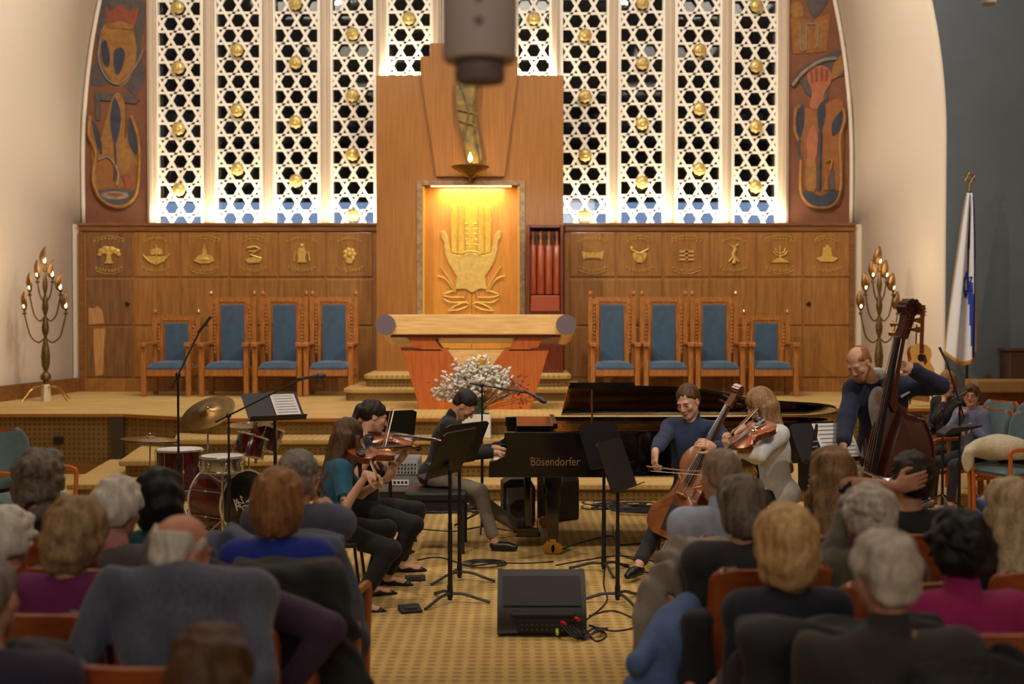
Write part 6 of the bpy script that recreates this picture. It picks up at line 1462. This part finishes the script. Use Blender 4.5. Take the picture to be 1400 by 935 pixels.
# ---------------------------------------------------------------- hall chairs
M['shell'] = mat('red_brown_shell', (168, 86, 40), .4, grain=(3, 3, 14), vscale=2.5, rgb2=(142, 68, 30), coat=.25)
M['beech'] = mat('orange_beech', (196, 108, 48), .4, coat=.25, var=.15)
M['teal'] = mat('teal_upholstery', (84, 112, 118), .9, var=.15, vscale=20, sheen=.3)
def hall_chair(label, x, y, face, group, src=None):
    if src is not None: return copy_tree(src, loc=(x, y, 0), rz=math.radians(face), label=label, group=group)
    r = empty('upholstered_chair', (x, y, 0), math.radians(face), label, 'chair', group)
    def bk(w, z0, z1, y0, th, rr=.06):
        n = 10; prof = []
        def f(u, v):
            xx = (u*2-1)*w; v = 1-(1-v)**2.2; z = z0+(z1-z0)*v; e = max(0, z-(z1-rr))/rr; lim = w-rr+rr*math.sqrt(max(0, 1-e*e)); xx = max(-lim, min(lim, xx)); return (xx, y0-.10*(z-z0)/(z1-z0)+.05*(xx/w)**2, z)
        return MB().grid(f, 12, 14)
    bk(.255, .36, .975, -.235, .02).build('back_shell', M['shell'], r, smooth='all', solid=.022)
    bk(.235, .50, .955, -.195, .02, .09).build('back_cushion', M['teal'], r, smooth='all', solid=.05)
    def sf(u, v):
        e = max(0, (1-abs(2*u-1)**6)*(1-abs(2*v-1)**6)); return ((u*2-1)*.245, -.24+v*.50, .425+.05*e**.5)
    MB().grid(sf, 14, 14).box(-.235, .235, -.23, .25, .40, .43).build('seat_cushion', M['teal'], r, smooth=True)
    MB().box(-.25, .25, -.25, .24, .375, .402).build('seat_frame', M['beech'], r, bev=.005)
    for sx in (-1, 1):
        pth = spline([(sx*.275, -.27, 0), (sx*.275, -.25, .35), (sx*.275, -.27, .60), (sx*.275, -.22, .645), (sx*.28, .10, .66), (sx*.28, .235, .65), (sx*.28, .27, .60), (sx*.275, .25, .30), (sx*.275, .24, 0)], 5)
        MB().tube([tuple(p) for p in pth], .021, 8, flat=.8).build('arm_frame', M['beech'], r, smooth=True)
        MB().bar((sx*.245, -.24, .33), (sx*.245, .23, .33), .02, .04).build('side_stretcher', M['beech'], r)
    return r
chair_proto = None; HG = 'wood-backed hall chairs of the audience'
def aud_chair(px, Y, face, label):
    global chair_proto
    c = hall_chair(label, X(px, Y), Y, face, HG, chair_proto)
    if chair_proto is None: chair_proto = c
    return c
def coat(label, X0, Y0, face, m_, w=.27, drop=.45, sleeves=((-.9, .2), (.9, .2)), seed=1, z=.985, th=.05, side=None, nm='coat', amp=.014, col2=None, slen=.5):
    """a garment slung over a chair back, chair frame: back of the chair at y=-.33"""
    r = SDF(); yb = -.345
    r.rbox(vec(0, yb-.015, z-drop/2), vec(w, .012, drop/2), .022, .03); r.rbox(vec(0, yb+.03, z+.0), vec(w, .03, .008), .026, .03); r.rbox(vec(0, yb+.085, z-drop*.2), vec(w, .010, drop*.22), .02, .03)
    r.cone(vec(-w*.9, yb-.02, z-.01), vec(w*.9, yb-.02, z-.01), th*.6, th*.6, .03)
    for i, (sx, dy) in zip((0, 1), sleeves):
        a = vec(sx*w, yb, z-.05); b2 = a+vec(sx*.10, dy*.2-.04, -slen*.55); c2 = b2+vec(sx*.01, -.02, -slen*.5); r.cone(a, b2, .065, .055, .05); r.cone(b2, c2, .055, .045, .03)
    o = sdf_obj(r, .009, nm, m_, None, folds(seed, amp*1.5, 26, (0.9, .6, .15))); o.location = (X0, Y0, 0); o.rotation_euler = (0, 0, math.radians(face)); return tag(o, label, 'coat' if nm != 'jacket' else 'jacket')
def aud(px, Y, label, chlabel, ztop=1.28, face=0, **k):
    if chlabel: aud_chair(px+k.pop('cpx', 0), Y-.02, face, chlabel)
    k.setdefault('head', (0, 6, 0)); k.setdefault('tl', (ztop-.545)/.78); k.setdefault('poles', {1: (.12, -.6, -.8), -1: (-.12, -.6, -.8)}); k.setdefault('bv', .009); k.setdefault('hv', .010)
    return person(label, X(px, Y), Y+.02, face, seat=.46, **k)
# row nearest the stage
aud(45, 5.75, 'person with shoulder-length curly grey hair and a black top, far left', 'wood-backed chair of the curly grey-haired listener, far left', 1.27, -8, hair='curly', hcol='salt', top=BLACK, seed=21, female=True, hairh=.006, head=(-20, 4, 0), hvol=1.1)
aud(403, 5.7, 'grey-haired man in a slate suit jacket resting his chin on a hand', 'wood-backed chair under the man in the slate suit jacket', 1.29, -6, hair='curlyshort', hcol='grey', top=(96, 100, 122), jacket=(92, 96, 120), bottom=(62, 68, 86), seed=22, head=(-22, 4, 0), hands={1: (.09, .14, 1.05, 1), -1: (-.12, .28, .70, 1)}, wide=1.08, hvol=.6)
aud(992, 5.7, 'short-haired man in a light blue shirt, right of the aisle', 'wood-backed chair of the man in the light blue shirt', 1.29, 10, hair='short', hcol='greybrown', top=(196, 206, 236), bottom=(150, 142, 130), seed=23, head=(14, 6, 0), detail=True, hvol=1.6, collar=(196, 206, 236), wide=1.05)
aud(1145, 5.7, 'woman with long wavy golden-brown hair in a black top', 'wood-backed chair under the golden-brown long-haired woman', 1.29, 6, hair='longwavy', hcol='honey', top=BLACK, seed=24, female=True, head=(4, 4, 0), hvol=1.2)
aud(1250, 5.75, 'dark-haired man in a black T-shirt with one hand behind his head', 'wood-backed chair under the man with a hand on his head', 1.26, 4, hair='curlyshort', hcol='dark', top=(34, 34, 38), seed=25, head=(8, 10, 16), sleeve=0.0, hands={-1: (-.035, -.115, 1.17, 1)}, poles={-1: (-1, .1, .1)}, hdir={-1: (.95, -.05, .25)}, pdir={-1: (.1, 1, 0)}, curl=(.35, .5), wide=1.05, hvol=1.15, detail=True)
# second row
aud(146, 5.0, 'white-haired man in a grey sweater with a pink collar', 'wood-backed chair of the white-haired man with the pink collar', 1.21, -6, hair='shortfull', hcol='white', top=(112, 108, 112), collar=(214, 150, 150), seed=26, head=(-8, 10, 4), hvol=1.3)
aud(232, 5.35, 'dark-haired woman in a teal top seated before the drums', 'wood-backed chair under the dark-haired woman in teal', 1.20, -6, hair='bobfull', hcol='black', top=(34, 100, 112), seed=27, female=True, head=(0, 10, -8), headoff=(-.06, 0, 0))
aud(374, 4.9, 'woman with a smooth brown bob and a bright blue sweater', 'wood-backed chair under the woman in the bright blue sweater', 1.285, -3, hair='bobfull', hcol='chestnut', top=(26, 52, 160), seed=28, female=True, head=(-3, 3, 0), wide=1.05, hvol=1.1)
aud(1022, 5.0, 'woman with short grey-brown hair and a charcoal top', 'wood-backed chair under the grey-brown haired woman, on the aisle', 1.235, 8, hair='bob', hcol='salt', top=(52, 50, 52), seed=29, female=True, head=(10, 8, 0), hvol=1.3, wide=1.12, cpx=4)
aud(1198, 4.75, 'woman with fluffy silver hair in a dark patterned top, hand at her face', 'wood-backed chair under the fluffy silver-haired woman', 1.235, 5, hair='curlyshort', hcol='silver', top=(54, 50, 46), topvar=((90, 84, 70), 14, (1, 1, 1)), seed=30, female=True, head=(8, 8, 0), hvol=1.3, hands={-1: (-.11, .10, 1.00, 1)}, poles={-1: (-1, .1, -.3)})
aud(1394, 4.95, 'woman with long straight ash-blonde hair at the right edge', 'wood-backed chair under the ash-blonde woman, right edge', 1.24, 5, hair='longstraight', hcol='sandy', top=BLACK, seed=31, female=True, head=(8, 4, 0))
# third row
aud(88, 4.3, 'woman with short blonde-brown hair in a plum sweater', 'wood-backed chair under the woman in the plum sweater', 1.25, -6, hair='bobfull', hcol='ash', top=(112, 30, 92), seed=32, female=True, head=(-26, 8, 0), wide=1.02, detail=True, hvol=.85)
aud(296, 4.15, 'person in a dark purple sweater mostly behind the bald man', 'wood-backed chair under the person in dark purple', 1.22, 0, hair='short', hcol='grey', top=(66, 44, 74), seed=33, head=(0, 20, 0), lean=12, side=-12, headoff=(-.10, 0, -.03), hands={1: (.26, .02, .60, 1), -1: (-.1, .3, .6, 1)}, poles={1: (1, -.2, -.1)}, wide=1.05)
aud(1084, 4.05, 'woman with golden blonde layered hair in a navy top', 'wood-backed chair under the golden blonde woman', 1.26, 5, hair='bobfull', hcol='blonde', top=(34, 38, 54), seed=34, female=True, wide=.94, head=(6, 5, 0), hvol=1.05)
aud(1326, 4.05, 'woman with black curly hair in a magenta top', 'wood-backed chair under the woman in magenta', 1.245, 3, hair='curlyshort', hcol='black', top=(168, 30, 104), seed=35, female=True, head=(4, 8, 0), hvol=1.35, wide=1.12, collar=(168, 30, 104))
aud(-4, 4.7, 'white-haired person cut off by the left edge', 'wood-backed chair at the left edge', 1.12, -4, hair='fluffy', hcol='white', top=(60, 60, 70), seed=36, head=(0, 14, 0))
# front-most row
aud(226, 3.70, 'bald man with white side hair in a large blue-grey checked jacket', 'wood-backed chair under the bald man in the checked jacket', 1.355, -4, hair='bald', hcol='white', top=(88, 92, 112), topvar=((70, 74, 94), 9, (12, 12, 1)), jacket=None, seed=37, tl=1.22, head=(-30, 16, 6), headoff=(-.06, .04, -.115), wide=1.24, detail=True, lean=14, foldamp=.012, skin='red', hem=.05, hands={1: (.20, .14, .66, 1), -1: (-.22, .2, .62, 1)}, poles={1: (.25, -.6, -.6), -1: (-.35, -.6, -.6)})
aud(1228, 3.38, 'big grey-haired man with thinning crown in a dark olive jacket', 'wood-backed chair under the big grey-haired man', 1.315, 4, hair='shortfull', hcol='silver', top=(56, 53, 48), seed=38, head=(8, 6, -3), wide=1.2, hvol=.9, foldamp=.012, hem=.05, collar=(56, 53, 50), hands={1: (.34, .10, .66, 1)})
aud(-42, 3.25, 'person in a dark indigo sweater cut off by the lower left edge', 'wood-backed chair at the lower left corner', 1.27, -4, hair='short', hcol='grey', top=(44, 38, 62), seed=39, wide=1.15)
aud(273, 2.62, 'person whose brown hair just shows at the bottom edge', None, 1.20, -4, hair='bob', hcol='brown', top=(50, 50, 60), seed=40, female=True, head=(0, 4, 0), legs=False)
aud_chair(273, 2.58, -4, 'wood-backed chair under the brown-haired person at the bottom edge')
# garments over chair backs
coat('dark green-black coat slung over the chair behind the woman in blue', X(388, 4.88), 4.88, -3, fabric((38, 40, 38)), .25, .55, ((-.2, .2), (1.0, -.2)), 51, slen=.62)
coat('slate grey coat hanging over the side of the man in the suit\'s chair', X(420, 5.66), 5.66, -14, fabric((84, 92, 114)), .27, .50, ((-.6, .2), (1.0, .1)), 52, z=.96, slen=.6)
coat('cream jacket over the chair of the man in the light blue shirt', X(966, 5.62), 5.62, 14, fabric((166, 158, 146)), .27, .36, ((-1.1, .4), (.2, .1)), 53, z=.93, nm='jacket', slen=.42)
r = SDF(); q = lambda px, py, Y: np.array(at(px, py, Y))
r.cone(q(942, 832, 4.92), q(912, 880, 4.78), .060, .085, .05); r.cone(q(912, 880, 4.78), q(890, 950, 4.72), .085, .105, .05); r.cone(q(890, 950, 4.72), q(885, 1010, 4.70), .105, .09, .05); r.cone(q(912, 850, 4.86), q(876, 905, 4.66), .045, .052, .03); r.cone(q(935, 850, 4.9), q(928, 960, 4.86), .06, .07, .05)
tag(sdf_obj(r, .009, 'coat', fabric((84, 112, 164)), None, folds(54, .016, 24, (.8, .5, -.4))), 'blue denim-coloured coat slumping over the aisle chair, lower right of the aisle', 'coat')
r = SDF(); r.rbox(q(952, 905, 4.72), vec(.022, .05, .17), .03, .02); r.rbox(q(945, 960, 4.74), vec(.03, .05, .12), .03, .03)
tag(sdf_obj(r, .009, 'jacket', fabric((34, 38, 52)), None, folds(58, .012, 24)), 'dark navy quilted jacket hanging beside the blue denim-coloured coat', 'jacket')
coat('black coat over the chair behind the golden blonde woman', X(1108, 3.98), 3.98, 5, fabric((36, 35, 38)), .29, .60, ((-.8, .1), (.5, 0)), 55, slen=.5)
coat('dark fluffy coat over the chair at the lower right corner', X(1345, 3.55), 3.50, 4, mat('dark_fluff', (46, 44, 46), .95, var=.5, vscale=45, bump=1.0, bscale=60), .28, .55, ((-1.0, .2), (.6, 0)), 56, amp=.028, th=.08, slen=.3)
aud_chair(1345, 3.50, 4, 'wood-backed chair under the dark fluffy coat')
coat('black jacket over the chair at the lower left', X(40, 3.72), 3.72, -4, fabric((40, 40, 44)), .22, .40, ((-.6, .1), (.6, 0)), 57, slen=.3, nm='jacket')
aud_chair(40, 3.70, -4, 'wood-backed chair with a black jacket, lower left')
# ---------------------------------------------------------------- side seats
TG = 'teal chairs beside the stage'
lc = hall_chair('teal chair with orange arms by the left wall', X(34, 10.2), 10.2, -115, TG, chair_proto)
for (x, y, lb) in ((4.63, 13.1, 'teal chair under the seated woman in black'), (4.645, 12.485, 'teal chair under the seated boy'), (4.83, 12.02, 'empty teal chair holding the cream fleece'), (5.2, 13.75, 'teal chair in the back row behind the boy'), (5.36, 13.2, 'teal chair in the back row near the right edge')):
    hall_chair(lb, x, y, 112, TG, chair_proto)
wf_ = 150
person('ginger-haired woman in black, hand at her mouth, seated right of the bassist', 4.63, 13.1, 114, seat=.46, tl=1.03, head=(38, 4, 0), hands={-1: (-.10, .17, 1.15, 1), 1: (.08, .30, .66, 1)}, poles={-1: (-.6, .3, -1)}, hdir={-1: (.1, -.1, .9)}, curl=(.7, .5), hair='bob', hcol='ginger', top=(28, 26, 28), bottom=(34, 32, 36), female=True, detail=True, skin='pale', seed=61, sleeve=.6, brow=True, neckopen=1, hvol=.8)
boy, bi = person('boy in glasses and a grey-blue hoodie yawning in a teal chair', 4.645, 12.485, 114, seat=.46, sc=.9, tl=.97, head=(40, 2, 0), hands={1: (-.02, .16, .98, 1), -1: (-.10, .22, .80, 1)}, poles={1: (.7, .2, -1)}, curl=(.6, .6), hair='curlyshort', hcol='brown', top=(106, 112, 148), bottom=(36, 36, 44), detail=True, skin='mid', seed=62, brow=True, hvol=.8, mouth=.011, wide=.95, shoes=(90, 92, 98))
m = MB()
for i in (-1, 1): m.tube([bi['H']+bi['R']@vec(i*.029+.019*math.cos(t*PI/6), .098, .002+.015*math.sin(t*PI/6)) for t in range(12)], .0022, 6, closed=True).tube([bi['H']+bi['R']@vec(i*.048, .096, .006), bi['H']+bi['R']@vec(i*.072, .01, .006)], .002, 6)
m.build('glasses', M['black'], boy)
fl_ = SDF()
for k, (c, r_) in enumerate([((0, 0, .08), (.26, .19, .13)), ((.18, .03, .04), (.12, .13, .06)), ((-.2, 0, .05), (.12, .12, .07)), ((.3, .10, -.03), (.05, .05, .08)), ((-.28, -.08, -.08), (.06, .05, .12))]): fl_.ell(vec(*c), vec(*r_), .06)
fo = sdf_obj(fl_, .010, 'fleece_jacket', mat('cream_fleece', (206, 196, 170), .95, var=.2, vscale=30, bump=.8, bscale=90, sheen=.5), None, folds(71, .022, 16)); fo.location = (4.72, 12.03, .57); fo.rotation_euler = (0, 0, -.5)
tag(fo, 'cream fleece jacket heaped on the teal chair beside the boy', 'jacket')
person('person in blue jeans sitting at the right edge with a crossed leg', X(1440, 8.6), 8.6, 70, seat=.46, tl=.92, head=(0, 25, 0), hair='short', hcol='brown', top=(60, 60, 70), bottom=(66, 96, 148), seed=63, feet={-1: (.18, .16, .52, 1), 1: (.12, .45, .085, 1)}, knees={-1: (-.5, 1, .3)})
hall_chair('wood-backed chair under the person in blue jeans', X(1440, 8.6), 8.6, 70, TG, chair_proto)
# clipboard-like stand tray beside the boy
tr2 = MB().prism([(-.16, -.02), (.15, .06), (.16, .075), (-.10, .05), (-.16, 0)], -.10, .10).build('stand_tray', M['black']); tr2.location = (X(1313, 10.55), 10.55, .93); tag(tr2, 'small black tray clamped to the microphone stand beside the boy', 'tray')
